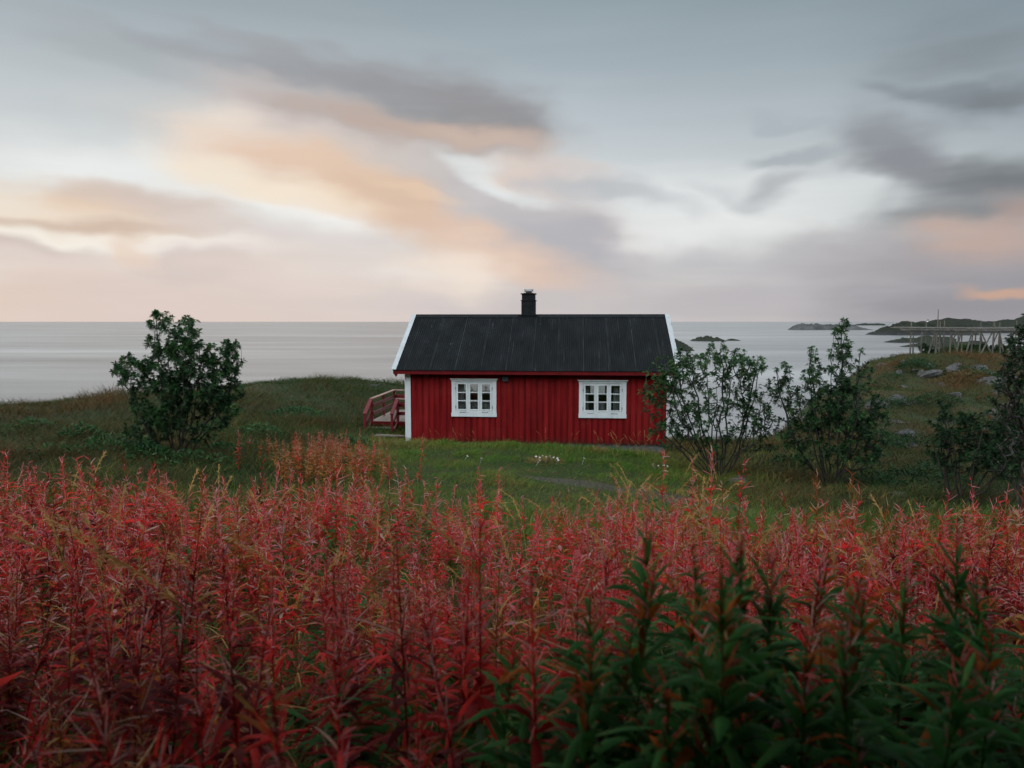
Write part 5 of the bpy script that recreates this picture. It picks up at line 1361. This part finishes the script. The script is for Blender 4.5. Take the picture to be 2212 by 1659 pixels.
# ------------------------------------------------------------------ grass
def blades(name, label, x, y, hgt_, wid_, tint, lean=.5, cat='grass', mk='grass'):
    n = len(x); z = H(x, y)
    ok = z > -3.0; x, y, z, hgt_, wid_, tint = x[ok], y[ok], z[ok], hgt_[ok], wid_[ok], tint[ok]; n = len(x)
    ph = rng.uniform(0, 2 * np.pi, n); face = rng.uniform(0, 2 * np.pi, n)
    wind = np.array([.30, .05, 0])
    d = unit(np.stack([np.cos(ph) * lean * .5 + wind[0] * .5, np.sin(ph) * lean * .5, np.ones(n)], 1))
    bend = np.stack([np.cos(ph) * lean + wind[0], np.sin(ph) * lean + wind[1], -np.full(n, .35)], 1) * rng.uniform(.4, 1.1, (n, 1))
    sd_ = np.stack([np.cos(face), np.sin(face), np.zeros(n)], 1)
    v, q, k = ribbon(np.stack([x, y, z - .02], 1), d, sd_, hgt_, wid_, bend, [0, .5, 1], [.8, 1, .12])
    o = link(name, mesh_from(name, v, q, np.zeros((0, 3), int), np.repeat(np.clip(tint, .001, 1), k), M[mk], True))
    return tag(o, label, cat, None, 'stuff')

def scatter(n, x0, x1, y0, y1):
    return rng.uniform(x0, x1, n), rng.uniform(y0, y1, n)
def in_cabin(x, y, m=.0):
    c_, s_ = math.cos(-YAW), math.sin(-YAW); dx, dy = x - LFT.x, y - LFT.y
    lx, ly = dx * c_ - dy * s_, dx * s_ + dy * c_
    return ((lx > -.02 - m) & (lx < W + .02 + m) & (ly > -.02 - m) & (ly < D + .02 + m)) | ((lx > DX) & (lx < 0) & (ly > 1.95) & (ly < 5.3))
# lawn between meadow and cabin
x, y = scatter(210000, -10, 10, 9, 26)
k_ = (~in_cabin(x, y)) & (np.abs(x) < .8 * y)
pd = near_path(x, y)
k_ &= (rng.random(len(x)) < np.clip((pd - .05) * 1.6, .42, 1))
k_ &= (rng.random(len(x)) < np.interp(np.abs(x - .8), [0, 3.9, 6], [1, .85, .10]))
x, y = x[k_], y[k_]
cl = fbm(x, y, .9, 51, 3); c2_ = fbm(x, y, .25, 52, 2)
tall = np.clip((cl - .45) * 3, 0, 1)
side_ = np.clip((np.abs(x - .8) - 3.2) / 3, 0, 1)
tint = .24 + (c2_ - .5) * .7 + (cl - .5) * .6 + rng.normal(0, .13, len(x)) + side_ * .16
tint = np.where(rng.random(len(x)) < .07 + .22 * np.clip((fbm(x, y, 1.3, 57, 3) - .5) * 4, 0, 1) + .14 * side_, rng.uniform(.75, 1, len(x)), tint)
blades('lawn_grass', 'green tufted grass of the lawn in front of the cabin', x, y, rng.uniform(.07, .16, len(x)) * (.7 + tall * 1.7 + side_ * 1.2), rng.uniform(.006, .011, len(x)), tint, .5)
x, y = scatter(110000, -13, 13, 9, 26)
k_ = (~in_cabin(x, y, .03)) & (np.abs(x) < .82 * y) & (rng.random(len(x)) > np.interp(np.abs(x - .8), [0, 3.6, 5.6], [1, .88, .0])) & (rng.random(len(x)) < np.clip(near_path(x, y) * 1.4, .3, 1))
x, y = x[k_], y[k_]
cl = fbm(x, y, .7, 53, 4)
tint = .36 + (fbm(x, y, .22, 54, 3) - .5) * .9 + (cl - .5) * .8 + rng.normal(0, .14, len(x))
tint = np.where(rng.random(len(x)) < .10, rng.uniform(.8, 1, len(x)), tint)
blades('rough_grass', 'rough mixed grass between the lawn and the bushes', x, y, rng.uniform(.13, .34, len(x)) * (.4 + 2.2 * cl ** 2), rng.uniform(.007, .012, len(x)), tint, .7, mk='heath')
# rough bank to the left
x, y = scatter(230000, -36, -3, 12.5, 50)
k_ = (~in_cabin(x, y, .05)) & (x > -.85 * y) & ~((x > -5.5) & (y < 24)) & (rng.random(len(x)) < np.interp(y, [12, 25, 50], [1, .8, .5]))
x, y = x[k_], y[k_]
cl = fbm(x, y, .55, 61, 4); c2_ = fbm(x, y, .16, 62, 3)
tint = .34 + (c2_ - .5) * .8 + (cl - .5) * .7 + rng.normal(0, .1, len(x))
tint = np.where(rng.random(len(x)) < .10, rng.uniform(.75, 1, len(x)), tint)
sz = np.interp(y, [12, 25, 50], [1, 1.2, 1.6])
blades('bank_grass', 'long rough grass over the bank left of the cabin', x, y, rng.uniform(.14, .36, len(x)) * (.35 + 2.6 * cl ** 2) * np.sqrt(sz), rng.uniform(.008, .014, len(x)) * sz, tint, .7, mk='heath')
# hillside to the right
x, y = scatter(330000, 4, 54, 11, 74)
k_ = (~in_cabin(x, y, .05)) & (x < .85 * y + 2) & (x > .2 * y) & (rng.random(len(x)) < np.interp(y, [11, 25, 74], [1, 1, .55])) & ~((x < 8) & (y < 12.5))
k_ &= rng.random(len(x)) < np.clip((near_path(x, y) - .3) * 1.6, .05, 1)
x, y = x[k_], y[k_]
cl = fbm(x, y, .5, 71, 4); c2_ = fbm(x, y, .13, 72, 3)
tint = .60 + (c2_ - .5) * .9 + (cl - .5) * .8 + rng.normal(0, .1, len(x)) - .25 * np.clip((y - 55) / 8, 0, 1) - .2 * np.clip((19 - y) / 6, 0, 1)
sz = np.interp(y, [12, 25, 74], [1, 1.3, 2.2])
blades('hillside_grass', 'brown and green heath grass over the right hillside', x, y, rng.uniform(.12, .32, len(x)) * (.35 + 2.6 * cl ** 2) * np.sqrt(sz), rng.uniform(.008, .014, len(x)) * sz, tint, .8, mk='heath')
# undergrowth at the feet of the fireweed
x, y = scatter(60000, -11, 11, .8, 13)
k_ = np.abs(x) < .8 * y + 1; x, y = x[k_], y[k_]
blades('meadow_grass', 'dark undergrowth of grass blades between the fireweed stems', x, y, rng.uniform(.2, .6, len(x)), rng.uniform(.005, .010, len(x)), np.clip(.3 + rng.normal(0, .25, len(x)), 0, 1), .4)

# ------------------------------------------------------------------ heather clumps and weeds
def clump(name, label, cat, group, x_, y_, r_, h_, n, L, W, tints, mk, seed):
    g = np.random.default_rng(seed); o_ = np.zeros((n, 3)); a_ = g.uniform(0, 6.28, n); q_ = np.sqrt(g.random(n)) * r_
    o_[:, 0] = np.cos(a_) * q_; o_[:, 1] = np.sin(a_) * q_; gz = H(x_ + o_[:, 0], y_ + o_[:, 1]) - Hs(x_, y_)
    o_[:, 2] = gz + h_ * (1 - (q_ / r_) ** 2) * g.uniform(.1, 1, n) ** .6
    d = unit(np.stack([np.cos(a_) * q_ / r_ * .8 + g.normal(0, .4, n), np.sin(a_) * q_ / r_ * .8 + g.normal(0, .4, n), g.uniform(.2, 1, n)], 1))
    v, q, k = ribbon(o_, d, unit(np.cross(d, g.normal(0, 1, (n, 3)))), L * g.uniform(.6, 1.3, n), W, np.tile([.05, 0, -.3], (n, 1)), [0, .45, 1], [.5, 1, .15])
    o = link(name, mesh_from(name, v, q, np.zeros((0, 3), int), np.repeat(np.clip(g.uniform(tints[0], tints[1], n), .001, 1), k), M[mk]))
    o.location = (x_, y_, Hs(x_, y_)); tag(o, label, cat, group)
for k in range(46):
    y_ = rng.uniform(15.5, 50); px_ = rng.uniform(1700, 2260) if y_ > 22 else rng.uniform(1640, 2240)
    x_ = (px_ - CX) / F_PX * y_ * 1.0
    if Hs(x_, y_) < -1.2: continue
    s_ = rng.uniform(.7, 1.3) * np.interp(y_, [15, 50], [1, 1.5])
    clump('heather_shrub', 'dark heather clump growing among the rocks of the right hillside', 'heather', 'dark heather clumps on the right hillside', x_, y_, .8 * s_, .42 * s_, 420, .14 * s_, .03 * s_, (.0, .35) if k % 3 else (.5, .9), 'rowan' if k % 3 else 'heath', 900 + k)
for k, (px_, py_, y_) in enumerate([(170, 925, 20), (255, 935, 19), (60, 905, 22), (235, 965, 17.5), (480, 960, 19), (560, 935, 22), (640, 900, 27), (330, 985, 16.6), (760, 960, 21.5), (420, 1000, 16.2), (120, 970, 17)]):
    q = P(px_, py_, y_)
    clump('weed_clump', 'low dark green weed clump in the rough grass left of the cabin', 'weeds', 'weed clumps in the left bank grass', q.x, q.y, rng.uniform(.6, 1.1), rng.uniform(.25, .45), 380, .15, .045, (.1, .8), 'rowan', 960 + k)
for k, (px_, y_) in enumerate([(905, 22.9), (960, 22.6), (1100, 22.4), (1190, 22.3), (1290, 21.9), (1345, 21.6), (1400, 21.6), (1010, 20.5), (1180, 19.6), (1330, 19.8), (880, 20.5), (1430, 20.6)]):
    x_ = (px_ - CX) / F_PX * y_
    clump('grass_tuft', 'ragged taller grass tuft on the lawn by the cabin wall', 'grass tuft', 'taller grass tufts on the lawn', x_, y_, rng.uniform(.3, .5), .10, 260, rng.uniform(.2, .34), .012, (.15, .5) if k % 4 else (.6, 1), 'grass', 980 + k)

# ------------------------------------------------------------------ white flowers on the lawn
FL = [(1158, 986), (1166, 988), (1172, 984), (1180, 987), (1188, 985), (1196, 988), (1204, 990), (1206, 994), (1166, 994), (1040, 990), (1410, 1003), (1422, 1006), (1434, 1005), (1442, 1007), (1010, 985), (1262, 990)]
me = None
for k, (px, py) in enumerate(FL):
    q = P(px, py, 19.5)
    for _ in range(30):
        z = Hs(q.x, q.y) + .16; q = P(px, py, min(max(q.y + (q.z - z) * 1.5, 12), 22.3))
    if me is None:
        mb = MB(); mb.tube([(0, 0, -.2), (0, 0, 0)], .003, 4)
        for j in range(5):
            mb.lathe([(0, .009), (.010, .006), (.013, 0), (0, -.004)], .02 * math.cos(j * 1.26), .02 * math.sin(j * 1.26), 8)
        mb.lathe([(0, .014), (.010, .01), (.013, 0), (0, -.004)], 0, 0, 8)
        me = mb.mesh('white_flower', M['petal'], True)
    o = link('white_flower', me); o.location = tuple(q); o.rotation_euler = (R(35), 0, k)
    tag(o, 'small white flower head standing in the lawn grass before the cabin', 'flower', 'white flowers on the lawn')
